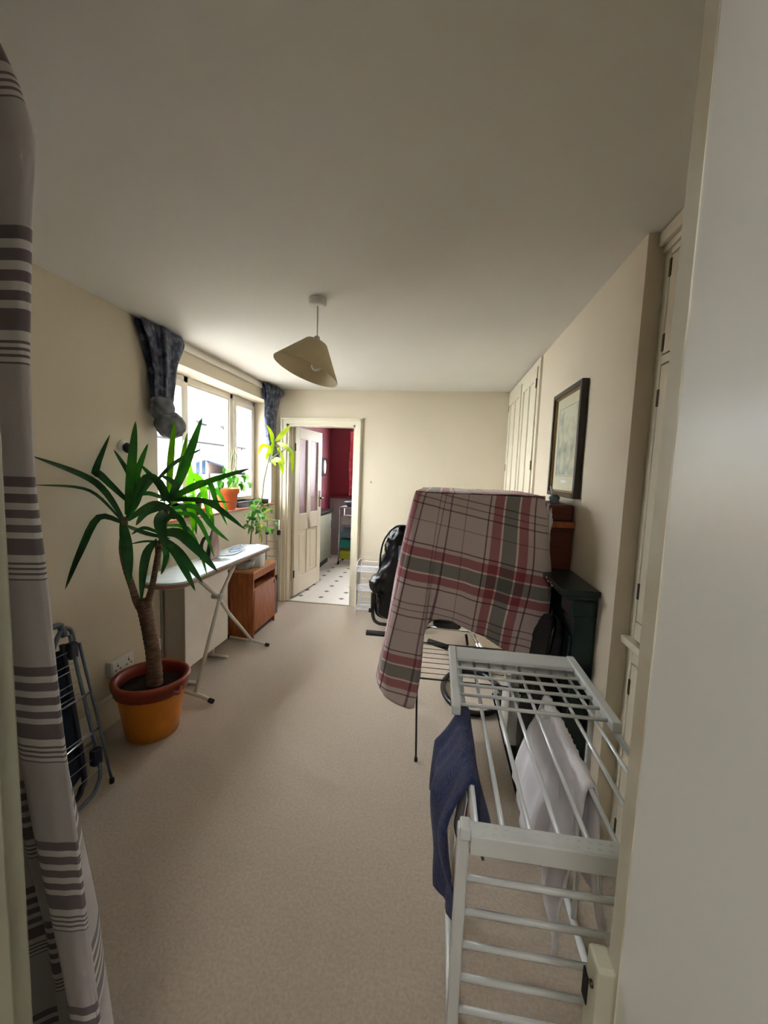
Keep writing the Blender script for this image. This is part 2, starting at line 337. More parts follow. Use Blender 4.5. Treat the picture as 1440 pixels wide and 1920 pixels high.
# baseboards
def skirt(name, x0, x1, y0, y1, h=.19):
    struct(B(name, 'cream', None, ((x0, y0, 0), (x1, y1, h-.03)), ((x0+(.004 if x1-x0 > .1 else 0), y0, h-.03), (x1-(.006 if x1-x0 < .1 else 0), y1, h)), bev=.003))
skirt('baseboard_left', XL, XL+.018, .45, YF-.02)
skirt('baseboard_far', DX1+.075, XR-.02, YF-.018, YF)
skirt('baseboard_right', 1.18, 1.2, 3.2, 3.3, .15)
# lath over the window that the curtains are fixed to
struct(B('trim_3', 'pvc', None, ((XL, 2.36, 2.352), (XL+.022, 4.44, 2.388)), ((XL, 2.36, 2.388), (XL+.012, 4.44, 2.40)), bev=.003))
# door casing, far doorway
bm = bmesh.new()
for x0, x1 in ((DX0-.075, DX0), (DX1, DX1+.075)):
    box(bm, (x0, YF-.02, 0), (x1, YF, DZ+.075), .004); xm = x0+.012 if x0 < DX0 else x1-.012-.02
    box(bm, (xm, YF-.034, 0), (xm+.02, YF-.02, DZ+.07), .004)
box(bm, (DX0-.075, YF-.0205, DZ), (DX1+.075, YF, DZ+.076), .004); box(bm, (DX0-.07, YF-.034, DZ+.045), (DX1+.07, YF-.02, DZ+.068), .004)
box(bm, (DX0-.001, YF-.005, 0), (DX0+.022, YF+.125, DZ)); box(bm, (DX1-.022, YF-.005, 0), (DX1+.001, YF+.125, DZ)); box(bm, (DX0, YF-.005, DZ-.022), (DX1, YF+.125, DZ+.001))
box(bm, (DX0+.022, YF+.07, 0), (DX0+.034, YF+.085, DZ)); 
struct(mesh('trim_4', bm, 'cream'))
struct(B('trim_5', 'jamb', None, ((DX0+.02, YF-.012, .001), (DX1-.02, YF+.012, .007))))

# half-glazed kitchen door, swung open into the kitchen
d2 = bpy.data.objects.new('door_2', None); C.objects.link(d2); d2.location = (-1.70, YF+.1, 0); d2['kind'] = 'structure'
ang = math.radians(83.5); hx, hy = -1.705, YF+.11
ux, uy = math.cos(ang), math.sin(ang); nx, ny = uy, -ux      # leaf direction, face towards the room
def dpt(s, n, z): return (hx+ux*s+nx*n, hy+uy*s+ny*n, z)
def dbox(bm, s0, s1, n0, n1, z0, z1, bev=0):
    b2 = bmesh.new(); box(b2, (s0, n0, z0), (s1, n1, z1), bev)
    mp = {}
    for v in b2.verts: mp[v] = bm.verts.new(dpt(*v.co))
    for f in b2.faces: bm.faces.new([mp[v] for v in f.verts])
    b2.free()
def dpart(name, mt, parent, *bx, bev=.003):
    bm = bmesh.new()
    for q in bx: dbox(bm, *q, bev)
    return mesh(name, bm, mt, parent)
LW = .775
dpart('stile', 'cream', d2, (0, .11, 0, .035, .02, 2.03)); dpart('stile', 'cream', d2, (LW-.11, LW, 0, .035, .02, 2.03)); dpart('muntin', 'cream', d2, (.345, .43, 0, .035, .22, 1.92))
dpart('rail', 'cream', d2, (.11, LW-.11, 0, .035, 1.91, 2.03)); dpart('rail', 'cream', d2, (.11, LW-.11, 0, .035, .80, .99)); dpart('rail', 'cream', d2, (.11, LW-.11, 0, .035, .02, .24))
for s0, s1 in ((.11, .345), (.43, LW-.11)):
    pn = dpart('panel', 'cream', d2, (s0, s1, .010, .024, .24, .80)); dpart('panel_moulding', 'cream', pn, (s0+.04, s1-.04, .006, .029, .29, .75), bev=.004)
    dpart('pane', 'frost', d2, (s0, s1, .014, .021, .99, 1.91), bev=0)
    bm = bmesh.new()
    for q in ((s0, s0+.012, .0, .035, .99, 1.91), (s1-.012, s1, .0, .035, .99, 1.91), (s0, s1, .0, .035, .99, 1.002), (s0, s1, .0, .035, 1.898, 1.91)): dbox(bm, *q, .003)
    mesh('glazing_bead', bm, 'cream', d2)
pl = dpart('handle_plate', 'brass', d2, (LW-.075, LW-.03, .034, .04, 1.05, 1.27)); pl['label'] = 'bronze handle plate'
bm = bmesh.new(); tube(bm, [dpt(LW-.05, .04, 1.17), dpt(LW-.05, .085, 1.17), dpt(LW-.15, .09, 1.17)], .009); mesh('door_handle', bm, 'brass', pl)
for z in (.25, 1.75): dpart('hinge', 'brass', d2, (-.012, .004, .028, .042, z, z+.09), bev=.002)

# ---- room window
w1 = bpy.data.objects.new('window_1', None); C.objects.link(w1); w1.location = (-2.06, 3.41, WZ0); w1['kind'] = 'structure'
FX0, FX1 = -2.12, -2.06
B('window_frame', 'pvc', w1, ((FX0, WY0, WZ0), (FX1, WY0+.045, WZ1)), ((FX0, WY1-.05, WZ0), (FX1, WY1, WZ1)), ((FX0, WY0, WZ0), (FX1, WY1, WZ0+.055)), ((FX0, WY0, WZ1-.05), (FX1, WY1, WZ1)),
  ((FX0, 3.075, WZ0), (FX1, 3.13, WZ1)), ((FX0, 3.80, WZ0), (FX1, 3.855, WZ1)), bev=.004)
def sash(y0, y1, z0, z1, wf=.055, dx=.014):
    s = B('sash', 'pvc', w1, ((FX0+.01, y0, z0), (FX1+dx, y0+wf, z1)), ((FX0+.01, y1-wf, z0), (FX1+dx, y1, z1)), ((FX0+.01, y0+wf, z0), (FX1+dx, y1-wf, z0+wf)), ((FX0+.01, y0+wf, z1-wf), (FX1+dx, y1-wf, z1)), bev=.004)
    B('pane', 'glass', s, ((FX0+.03, y0+wf-.005, z0+wf-.005), (FX0+.036, y1-wf+.005, z1-wf+.005)))
    return s
zb, zt = WZ0+.05, WZ1-.045
s = sash(WY0+.04, 3.08, zb, zt); B('window_handle', 'plastic', s, ((FX1+.012, 3.035, 1.62), (FX1+.03, 3.055, 1.74)), bev=.004)
sash(3.125, 3.805, zb, zt, .022, -.01); s = sash(3.85, WY1-.045, zb, zt)
B('window_handle', 'plastic', s, ((FX1+.012, 3.87, 1.62), (FX1+.03, 3.89, 1.74)), bev=.004)
for i in range(8):
    y0 = WY0-.03+i*(WY1+.05-WY0+.03)/8; y1 = y0+(WY1+.05-WY0+.03)/8-.004
    a0, a1 = max(y0, WY0+.002), min(y1, WY1-.002)
    B('sill_tile', 'sill', w1, ((-2.06, a0, WZ0), (XL, a1, WZ0+.02)), ((XL, y0, WZ0), (XL+.035, y1, WZ0+.02)), bev=.003)

# ---- kitchen window with red curtain
w2 = bpy.data.objects.new('window_2', None); C.objects.link(w2); w2.location = (-1, 7.26, 1.11); w2['kind'] = 'structure'
B('window_frame', 'pvc', w2, ((-1.60, 7.25, 1.11), (-1.55, 7.31, 2.19)), ((-.40, 7.25, 1.11), (-.35, 7.31, 2.19)), ((-1.60, 7.25, 1.11), (-.35, 7.31, 1.16)), ((-1.60, 7.25, 2.14), (-.35, 7.31, 2.19)), ((-1.0, 7.25, 1.11), (-.95, 7.31, 2.19)), bev=.003)
B('pane', 'glass', w2, ((-1.56, 7.275, 1.15), (-1.0, 7.281, 2.15))); B('pane', 'glass', w2, ((-.96, 7.275, 1.15), (-.39, 7.281, 2.15)))
def kcf(u, v):
    return Vector((-1.615+.125*u+.01*math.sin(v*9), 7.17-.012*math.sin(u*26), 2.24-1.14*v))
bm = bmesh.new(); grid(bm, kcf, 30, 12); o = mesh('kitchen_curtain', bm, 'pinkc', None, solid=.004); tag(o, 'narrow red curtain drawn back beside the bright kitchen window', 'curtain')

# ---- near doorway: linings
struct(B('trim_6', 'jamb', None, ((NX0, NY0, 0), (-.549, NY1, NZ)), ((-.549, NY0, 0), (-.538, .418, NZ-.02)), bev=.004))
struct(B('trim_7', 'gloss', None, ((NX1, NY0, 0), (NX1+.022, NY1-.022, NZ)), bev=0))
bm = bmesh.new()   # chipped cream edge strip of the right lining
n = 60; ring = []
for i in range(n+1):
    z = i*NZ/n; wv = .005*noise.noise(Vector((0, 3, z*6)))+.003*noise.noise(Vector((0, 9, z*25)))
    ring.append([bm.verts.new(p) for p in ((NX1-.001+wv*.4, NY1-.022+wv, z), (NX1-.001+wv*.3, NY1+.003, z), (NX1+.03, NY1+.003, z), (NX1+.03, NY1-.022+wv, z))])
for a, b2 in zip(ring, ring[1:]):
    for k in range(4): bm.faces.new((a[k], a[(k+1) % 4], b2[(k+1) % 4], b2[k]))
struct(mesh('trim_8', bm, 'edgep'))
struct(B('trim_9', 'gloss', None, ((NX0, NY0, NZ-.022), (NX1+.02, NY1, NZ))))
struct(B('trim_10', 'cream', None, ((NX0-.07, NY0-.018, 0), (NX0+.01, NY0, NZ+.07)), ((NX1+.012, NY0-.018, 0), (NX1+.09, NY0, NZ+.07)), ((NX0-.07, NY0-.018, NZ), (NX1+.09, NY0, NZ+.07)), bev=.004))
# open door of this doorway, folded back in the hall, carries the glossy face on
t = bpy.data.objects.new('door_1', None); C.objects.link(t); t.location = (.25, .12, 0); t['kind'] = 'structure'
lf = B('door_leaf', 'gloss', t, ((.226, -.66, .01), (.266, .13, 2.05)), bev=.004)
B('door_handle', 'brass', lf, ((.18, -.60, 1.0), (.226, -.58, 1.02)), ((.18, -.60, 1.0), (.195, -.50, 1.02)), bev=.003)
# rim-lock keep on the lining
k = thing('lock_keep', 'cream painted metal lock keep on the right door lining, worn edges', 'lock', (.222, .45, .96))
B('keep_box', 'jamb', k, ((.200, .432, .86), (.222, .462, 1.0)), bev=.004)
B('latch_slot', 'soot', k, ((.1985, .450, .93), (.2005, .4635, .965)))
LT('screw', 'brass', k, [(0.001, 0), (.004, 0), (.004, .002), (.001, .0025)], (.1995, .4405, .972), 10, Matrix.Rotation(-PI/2, 4, 'Y'))
LT('screw', 'brass', k, [(0.001, 0), (.004, 0), (.004, .002), (.001, .0025)], (.1995, .4405, .885), 10, Matrix.Rotation(-PI/2, 4, 'Y'))

# ---- built-in cupboards
def leafdoor(par, x, y0, y1, z0, z1, hinge_side, knob=False, mt='cream'):
    b = .05
    d = B('door', mt, par, ((x-.016, y0, z0), (x, y0+b, z1)), ((x-.016, y1-b, z0), (x, y1, z1)), ((x-.016, y0+b, z0), (x, y1-b, z0+b)), ((x-.016, y0+b, z1-b), (x, y1-b, z1)), bev=.002)
    B('door_panel', mt, d, ((x-.009, y0+b-.001, z0+b-.001), (x-.001, y1-b+.001, z1-b+.001)))
    for zz in (z0+.12*(z1-z0)-.03, z1-.12*(z1-z0)-.03):
        yy = y1 if hinge_side > 0 else y0
        B('hinge', 'brass', d, ((x-.019, yy-.006, zz), (x-.012, yy+.008, zz+.06)), bev=.002)
    if knob: LT('knob', 'cream', d, [(.001, 0), (.008, 0), (.008, .014), (.015, .02), (.012, .032), (.001, .034)], (x-.016, y0+.025 if hinge_side > 0 else y1-.025, (z0+z1)/2), 14, Matrix.Rotation(-PI/2, 4, 'Y'))
    return d
cx = .77
cb = thing('alcove_cupboard', 'tall cream built-in cupboard in the near right alcove with dado ledge', 'cupboard', (1.0, 1.05, 0))
bm = bmesh.new()
box(bm, (cx, .46, 0), (1.19, 1.635, H-.002)); mesh('carcass', bm, 'cream', cb)
B('face_frame', 'cream', cb, ((cx-.02, 1.597, .95), (cx, 1.638, 2.345)), ((cx-.02, .50, 1.955), (cx, 1.597, 1.985)), ((cx-.02, .50, 2.325), (cx, 1.597, 2.345)), ((cx-.02, .50, .955), (cx, 1.597, 1.02)), ((cx-.02, 1.597, 0), (cx, 1.638, .93)), ((cx-.02, .50, .86), (cx, 1.597, .93)), ((cx-.02, .46, 0), (cx, .5, 2.345)), bev=.002)
B('cornice', 'cream', cb, ((cx-.03, .46, 2.345), (cx, 1.638, 2.37)), ((cx-.045, .46, 2.37), (cx, 1.638, 2.415)), bev=.004)
B('dado_ledge', 'cream', cb, ((cx-.05, .46, .925), (cx, 1.638, .953)), bev=.006)
for y0, y1, hs in ((1.055, 1.592, 1), (.505, 1.045, -1)):
    leafdoor(cb, cx-.004, y0, y1, 1.99, 2.32, hs, True); leafdoor(cb, cx-.004, y0, y1, 1.025, 1.95, hs, True); leafdoor(cb, cx-.004, y0, y1, .10, .855, hs, True)
B('plinth', 'cream', cb, ((cx-.012, .5, 0), (cx, 1.597, .095)), bev=.002)
fc = thing('panelled_cupboard', 'full-height cream built-in cupboard in the far right corner beyond the picture', 'cupboard', (.9, 3.8, 0))
B('carcass', 'cream', fc, ((XR+.002, 3.132, 0), (1.195, YF-.002, H-.002)))
B('face_frame', 'cream', fc, ((XR-.016, 3.13, 0), (XR+.002, 3.19, H-.01)), ((XR-.016, 4.40, 0), (XR+.002, YF-.002, H-.01)), ((XR-.016, 3.19, 2.36), (XR+.002, 4.40, H-.01)), ((XR-.016, 3.19, 0), (XR+.002, 4.4, .1)), ((XR-.016, 3.745, .1), (XR+.002, 3.79, 2.36)), bev=.002)
for y0, y1, hs in ((3.195, 3.74, -1), (3.795, 4.395, 1)):
    b = .07
    d = B('door', 'cream', fc, ((XR-.024, y0, .105), (XR, y0+b, 2.355)), ((XR-.024, y1-b, .105), (XR, y1, 2.355)), ((XR-.024, y0+b, .105), (XR, y1-b, .2)), ((XR-.024, y0+b, 2.26), (XR, y1-b, 2.355)), ((XR-.024, y0+b, 1.1), (XR, y1-b, 1.2)), ((XR-.024, (y0+y1)/2-.03, .2), (XR, (y0+y1)/2+.03, 2.26)), bev=.002)
    B('door_panel', 'cream', d, ((XR-.014, y0+b, .2), (XR-.003, y1-b, 2.26)))
    for zz in (.5, 1.6, 2.2): B('hinge', 'brass', d, ((XR-.028, y0-.006 if hs < 0 else y1-.004, zz), (XR-.02, y0+.004 if hs < 0 else y1+.006, zz+.07)), bev=.002)
    LT('knob', 'cream', d, [(.001, 0), (.008, 0), (.008, .014), (.015, .02), (.012, .032), (.001, .034)], (XR-.024, y1-.035 if hs < 0 else y0+.035, 1.15), 14, Matrix.Rotation(-PI/2, 4, 'Y'))

# ---- outside
struct(B('ground', 'ground', None, ((-40, -20, -3.05), (-2.3, 45, -3))))
nh = thing('neighbouring_house', 'pale brick house with slate roof seen beyond the window', 'building', (-12, 18, -3))
B('wall', 'brickw', nh, ((-14, 8, -3), (-9, 30, 2.45)))
bm = bmesh.new()
vs_ = [bm.verts.new(p) for p in ((-8.7, 7.7, 2.42), (-8.7, 30.3, 2.42), (-11.5, 30.3, 4.6), (-11.5, 7.7, 4.6), (-14.3, 7.7, 2.42), (-14.3, 30.3, 2.42), (-8.7, 7.7, 2.5), (-8.7, 30.3, 2.5), (-11.5, 30.3, 4.68), (-11.5, 7.7, 4.68), (-14.3, 7.7, 2.5), (-14.3, 30.3, 2.5))]
for q in ((6, 7, 8, 9), (9, 8, 11, 10), (0, 1, 7, 6), (0, 3, 2, 1), (3, 4, 5, 2), (4, 10, 11, 5), (0, 6, 9, 3), (3, 9, 10, 4), (1, 2, 8, 7), (2, 5, 11, 8)): bm.faces.new([vs_[i] for i in q])
rf = mesh('roof', bm, 'slate', nh)
for y in (15.2, 17.0): B('rooflight', 'gutter', rf, ((-9.75, y, 3.2), (-9.4, y+.6, 3.32)))
T('gutter', 'gutter', nh, [(-8.65, 7.6, 2.42), (-8.65, 30.4, 2.42)], .07)
for y in (14.0, 17.6, 11.0):
    wn = B('window', 'pvc', nh, ((-9.02, y, 1.15), (-8.96, y+.8, 1.2)), ((-9.02, y, 2.3), (-8.96, y+.8, 2.36)), ((-9.02, y, 1.15), (-8.96, y+.05, 2.36)), ((-9.02, y+.75, 1.15), (-8.96, y+.8, 2.36)), ((-9.02, y+.37, 1.15), (-8.96, y+.42, 2.36)), ((-9.02, y, 1.8), (-8.96, y+.8, 1.84)))
    B('pane', 'bluepane', wn, ((-9.01, y+.05, 1.2), (-8.99, y+.37, 2.3))); B('pane', 'bluepane', wn, ((-9.01, y+.42, 1.2), (-8.99, y+.75, 2.3)))
sh = thing('lean_to', 'low lean-to with a pale blue roof below the neighbouring house', 'outbuilding', (-8, 16.5, -3))
B('wall', 'brickw', sh, ((-8.9, 14.9, -3), (-7.4, 20, 1.25)))
bm = bmesh.new(); box(bm, (-8.95, 14.7, 1.25), (-7.2, 20.2, 1.31))
for v in bm.verts:
    if v.co.x < -8: v.co.z += .45
mesh('roof', bm, 'bluepane', sh)

# ================================================================== PENDANT LAMP
LXY = (-.67, 2.124)
pl = thing('pendant_lamp', 'pendant light with tilted cream conical shade hanging from the ceiling', 'lamp', (*LXY, H))
LT('ceiling_rose', 'plastic', pl, [(.044, 0), (.046, -.004), (.046, -.03), (.04, -.036), (.012, -.038)], (*LXY, H), 32)
T('cord', 'plastic', pl, [(LXY[0], LXY[1], H-.036), (LXY[0]+.002, LXY[1], 2.22)], .0035, 8)
R = Matrix.Rotation(math.radians(18), 4, 'Y') @ Matrix.Rotation(math.radians(-9), 4, 'X')
sc = (LXY[0], LXY[1], 2.2)
prof = [(.174, -.160), (.175, -.156), (.058, .0), (.055, .002), (.0535, -.002), (.172, -.160)]
bm = bmesh.new(); rings = []
for r, z in prof: rings.append([bm.verts.new((R @ Vector((r*math.cos(2*PI*k/48), r*math.sin(2*PI*k/48), z)))+Vector(sc)) for k in range(48)])
for a, b2 in zip(rings, rings[1:]+rings[:1]):
    for k in range(48):
        f = bm.faces.new((a[k], a[(k+1) % 48], b2[(k+1) % 48], b2[k])); f.smooth = len(prof) and True
sh = mesh('lamp_shade', bm, 'shade', pl)
for k in range(3):
    a = 2*PI*k/3+.4; T('shade_spoke', 'plastic', sh, [(R @ Vector((.018*math.cos(a), .018*math.sin(a), 0)))+Vector(sc), (R @ Vector((.056*math.cos(a), .056*math.sin(a), -.001)))+Vector(sc)], .002, 6)
LT('lamp_holder', 'plastic', pl, [(.006, .035), (.014, .03), (.018, .0), (.02, -.03), (.018, -.055), (.012, -.056)], sc, 20)
LT('bulb', 'bulb', pl, [(.012, -.05), (.014, -.065), (.027, -.095), (.030, -.112), (.026, -.13), (.014, -.141), (.001, -.143)], sc, 24)

# ================================================================== WINDOW CURTAINS (tied in knots)
def tied(name, label, secs, pleats, seed):
    # secs: (z, yc, xc, half_y, half_x, pleat_depth)
    random.seed(seed); ph = random.random()*6
    t_ = thing(name, label, 'curtain', (XL, secs[0][1], secs[0][0]))
    def ringset(ss, nm, mt, sq=1):
        bm = bmesh.new(); Nk = 72
        P = smooth_path([Vector((s[1], s[2], s[0])) for s in ss], 6); Q = smooth_path([Vector((s[3], s[4], s[5])) for s in ss], 6); rings = []
        for p, q in zip(P, Q):
            ring = []
            for k in range(Nk):
                a = 2*PI*k/Nk; pl_ = 1+q.z*math.sin(a*pleats+ph+p.z*3)+.5*q.z*math.sin(a*(pleats*2+1)+p.z*5)
                nz = 1+.12*noise.noise(Vector((math.cos(a)*2, math.sin(a)*2, p.z*9+seed)))
                x = p.y+q.y*math.sin(a)*pl_*nz; y = p.x+q.x*math.cos(a)*pl_*nz
                ring.append(bm.verts.new((max(x, XL+.004), y, p.z)))
            rings.append(ring)
        for a_, b_ in zip(rings, rings[1:]):
            for k in range(Nk):
                f = bm.faces.new((a_[k], a_[(k+1) % Nk], b_[(k+1) % Nk], b_[k])); f.smooth = True
        bm.faces.new(rings[0]); bm.faces.new(rings[-1])
        return mesh(nm, bm, mt, t_)
    ringset(secs, 'drape', 'bluecurt')
    return t_, ringset
t_, rs = tied('window_curtain', 'dark blue patterned curtain knotted up at the left side of the window', [
    (2.405, 2.50, XL+.04, .165, .035, .26), (2.36, 2.50, XL+.045, .165, .04, .30), (2.25, 2.50, XL+.045, .125, .045, .25), (2.10, 2.49, XL+.05, .095, .045, .2), (1.98, 2.47, XL+.055, .085, .05, .12), (1.93, 2.46, XL+.06, .075, .05, .08)], 7, 1)
def knot(par, c, rx, ry, rz, tilt, seed, nm='knot', mt='lining'):
    bm = bmesh.new(); bmesh.ops.create_icosphere(bm, subdivisions=4, radius=1)
    Rm = Matrix.Rotation(tilt, 3, 'X')
    for v in bm.verts:
        n1 = noise.noise(v.co*1.6+Vector((seed, 0, 0))); fold = abs(math.sin(v.co.z*4.5+v.co.y*2.2+n1*3))
        q = v.co*(1+.16*n1-.13*(1-fold)**3); q = Rm @ Vector((q.x*rx, q.y*ry, q.z*rz)); v.co = q+Vector(c); v.co.x = max(v.co.x, XL+.003)
    for f in bm.faces: f.smooth = True
    return mesh(nm, bm, mt, par)
knot(t_, (XL+.07, 2.45, 1.90), .065, .09, .095, .35, 2); knot(t_, (XL+.09, 2.50, 1.80), .08, .115, .085, -.35, 5, 'bunched_end')
t2, rs2 = tied('window_curtain', 'dark blue patterned curtain knotted up between the window and kitchen door', [
    (2.40, 4.22, XL+.05, .20, .045, .22), (2.36, 4.22, XL+.055, .19, .05, .25), (2.28, 4.20, XL+.055, .13, .05, .16), (2.05, 4.18, XL+.05, .10, .045, .10), (1.85, 4.20, XL+.05, .075, .04, .08), (1.74, 4.22, XL+.05, .05, .035, .06)], 6, 9)
knot(t2, (XL+.07, 4.22, 1.68), .065, .10, .095, .2, 7); knot(t2, (XL+.06, 4.30, 2.34), .05, .10, .055, .2, 8, 'bunched_heading', 'bluecurt')
tb = thing('tieback_knob', 'black round curtain tieback knob on a white wall plate', 'knob', (XL, 2.20, 1.64))
RY = Matrix.Rotation(PI/2, 4, 'Y')
LT('wall_plate', 'plastic', tb, [(.001, 0), (.036, 0), (.036, .004), (.03, .009), (.001, .010)], (XL, 2.19, 1.64), 28, RY)
LT('knob', 'black', tb, [(.009, .008), (.009, .018), (.024, .022), (.031, .034), (.026, .046), (.012, .052), (.001, .053)], (XL, 2.185, 1.63), 24, RY)

# ================================================================== DOORWAY CURTAIN (striped, near left)
bm = bmesh.new()
XR_ = [(2.30, -.70), (2.2, -.70), (2.13, -.665), (2.05, -.640), (1.9, -.655), (1.7, -.668), (1.5, -.668), (1.2, -.645), (.95, -.622), (.7, -.60), (.5, -.582), (.25, -.560), (.03, -.545)]
def xr(z):
    for (z0, x0), (z1, x1) in zip(XR_, XR_[1:]):
        if z >= z1: return x0+(x1-x0)*(z0-z)/(z0-z1)
    return XR_[-1][1]
NF = 150
PLAN = [(-1.35, .74), (-1.25, .80), (-1.15, .73), (-1.05, .79), (-.97, .72), (-.91, .78), (-.85, .73), (-.805, .63), (-.775, .60), (-.73, .598), (-.69, .60), (-.667, .606), (-.672, .622), (-.71, .65), (-.765, .69), (-.82, .71)]
PP = smooth_path([Vector((a, b2, 0)) for a, b2 in PLAN], 9); NP = len(PP)-1
def cf(u, v):
    z = 2.27-2.24*v; i = u*NP; k = min(int(i), NP-1); p = PP[k].lerp(PP[k+1], i-k); s = xr(z)+.645
    am = .5+.5*min(1, v*2.2)
    kk = 1-(.5 if u < .74 else 0)*max(0, min(1, (1.5-z)/1.0)); dd = p.x+.66; dd = kk*max(dd, -.16)+(dd+.16 if dd < -.16 else 0)
    x = -.66+dd+s; y = .6+(p.y-.6)*(.8+.2*v)
    x += .005*noise.noise(Vector((u*9, z*2.2, 3)))*(.4+v); y += .007*noise.noise(Vector((u*8, z*2, 7)))*(.3+v)
    return Vector((x, y, z))
def cuv(u, v):
    z = 2.27-2.24*v
    return (u*1.6, (1.512-z)*(1.2 if z < 1.512 else 1))
grid(bm, cf, NF, 110, cuv)
dc = mesh('door_curtain', bm, 'stripe', None, solid=.003, fix=False)
tag(dc, 'grey and white striped curtain hanging at the near left doorway', 'curtain')
rl = thing('curtain_pole', 'plain white pole above the near doorway carrying the striped curtain', 'curtain pole', (-.5, .6, 2.29))
T('pole', 'plastic', rl, [(-1.4, .62, 2.285), (.2, .62, 2.285)], .011, 10)
for x in (-1.38, .18): T('bracket', 'plastic', rl, [(x, .45, 2.285), (x, .62, 2.285)], .007, 8)

# ================================================================== SOCKETS, CONDUIT, HOOK
def socket(name, label, y0, y1, z0, z1, dep, n):
    s = thing(name, label, 'socket', (XL, (y0+y1)/2, z0))
    B('back_box', 'plastic', s, ((XL, y0, z0), (XL+dep, y1, z1)), bev=.004); B('face_plate', 'plastic', s, ((XL+dep, y0+.002, z0+.002), (XL+dep+.006, y1-.002, z1-.002)), bev=.003)
    wd = (y1-y0)/n
    for k in range(n):
        c = y0+wd*(k+.5); xx = XL+dep+.0055
        B('socket_hole', 'soot', s, ((xx, c-.004, z0+.05), (xx+.002, c+.004, z0+.06))); B('socket_hole', 'soot', s, ((xx, c-.022, z0+.03), (xx+.002, c-.012, z0+.036))); B('socket_hole', 'soot', s, ((xx, c+.012, z0+.03), (xx+.002, c+.022, z0+.036)))
        B('switch', 'plastic', s, ((xx, c-.006, z1-.028), (xx+.005, c+.006, z1-.012)), bev=.002)
socket('wall_socket', 'white double socket on the wall just behind the orange plant pot', 2.02, 2.19, .30, .39, .036, 2)
s = thing('fused_switch', 'small square white wall switch between double socket and storage heater', 'switch', (XL, 2.42, .27))
B('back_box', 'plastic', s, ((XL, 2.375, .27), (XL+.02, 2.462, .357)), bev=.004); B('face_plate', 'plastic', s, ((XL+.02, 2.377, .272), (XL+.026, 2.46, .355)), bev=.003); B('switch', 'soot', s, ((XL+.025, 2.405, .322), (XL+.031, 2.425, .336)))
tag(B('cable_trunking', 'jamb', None, ((XL, 2.485, .19), (XL+.012, 2.497, WZ0)), bev=.002), 'thin painted cable trunking running up the wall beside the heater', 'trunking')
hk = thing('wall_hook', 'tiny screw hook on the far wall right of the kitchen door', 'hook', (-.7, YF, 1.43))
T('hook', 'brass', hk, [(-.755, YF, 1.425), (-.755, YF-.025, 1.425), (-.755, YF-.03, 1.44)], .003, 6); LT('rosette', 'plastic', hk, [(.001, 0), (.01, 0), (.008, .004), (.001, .005)], (-.755, YF, 1.425), 12, Matrix.Rotation(PI/2, 4, 'X'))

# ================================================================== STORAGE HEATER
hx0, hx1, hy0, hy1, hz0, hz1 = XL+.02, -1.68, 2.50, 3.06, .13, .72
ht = thing('storage_heater', 'white box storage heater standing by the wall under the ironing board', 'heater', (-1.77, 2.78, 0))
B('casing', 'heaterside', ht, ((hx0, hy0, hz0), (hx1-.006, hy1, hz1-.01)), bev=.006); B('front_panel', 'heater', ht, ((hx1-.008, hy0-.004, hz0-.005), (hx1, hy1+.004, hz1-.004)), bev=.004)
B('top_grille', 'heater', ht, *[((hx0+.01, hy0+.03+k*.035, hz1-.012), (hx1-.02, hy0+.045+k*.035, hz1)) for k in range(15)], ((hx0+.002, hy0+.004, hz1-.016), (hx1-.008, hy1-.004, hz1-.009)))
for y in (hy0+.05, hy1-.09): T('foot', 'heater', ht, [(hx0+.02, y, .012), (hx1+.05, y, .012)], .012, 10); B('foot_bracket', 'heater', ht, ((hx0+.03, y-.012, .012), (hx0+.09, y+.012, hz0+.01)))

# ================================================================== IRONING BOARD
ib = thing('ironing_board', 'pale marbled ironing board on cream tube legs in front of the window', 'ironing board', (-1.6, 2.7, 0))
BZ = .862
def outline(off=0):
    pts = []
    L0, L1, xc = 2.095, 3.40, -1.60
    for k in range(25):                                   # broad rounded near end
        a = PI+PI*k/24; pts.append((xc+(.15+off)*math.cos(a), L0+.10+(.11+off)*math.sin(a)))
    for k in range(1, 12): t_ = k/12; pts.append((xc+.15+off-.012*t_+.02*t_, L0+.10+(L1-.16-L0)*t_))
    for k in range(25):                                   # rounded far end
        a = PI*k/24; pts.append((xc+.008+(.145+off)*math.cos(a), L1-.06+(.06+off)*math.sin(a)))
    for k in range(1, 12): t_ = k/12; pts.append((xc-.15-off+.006, L1-.06-(L1-.16-L0)*t_))
    return pts
def slab(name, mt, par, pts, z0, z1, bev=.006):
    bm = bmesh.new(); a = [bm.verts.new((x, y, z1)) for x, y in pts]; b2 = [bm.verts.new((x, y, z0)) for x, y in pts]
    tf = bm.faces.new(a); bm.faces.new(b2[::-1]); n = len(pts)
    for k in range(n): bm.faces.new((a[k], b2[k], b2[(k+1) % n], a[(k+1) % n]))
    if bev: bmesh.ops.bevel(bm, geom=list(tf.edges), offset=bev, segments=3, affect='EDGES')
    for f in bm.faces: f.smooth = len(f.verts) == 4
    return mesh(name, bm, mt, par)
slab('cover', 'ironing', ib, outline(0), BZ-.018, BZ); slab('elastic_hem', 'hem', ib, outline(.002), BZ-.034, BZ-.012, .002); slab('board', 'ironleg', ib, outline(-.012), BZ-.042, BZ-.030, 0)
la = T('leg', 'ironleg', ib, [(-1.56, 2.99, BZ-.045), (-1.54, 2.70, .60), (-1.54, 2.39, .035)], .013, 10, sm=1)
T('foot_bar', 'ironleg', la, [(-1.70, 2.44, .018), (-1.60, 2.40, .03), (-1.54, 2.385, .032), (-1.47, 2.37, .028), (-1.405, 2.355, .016)], .013, 10, sm=4)
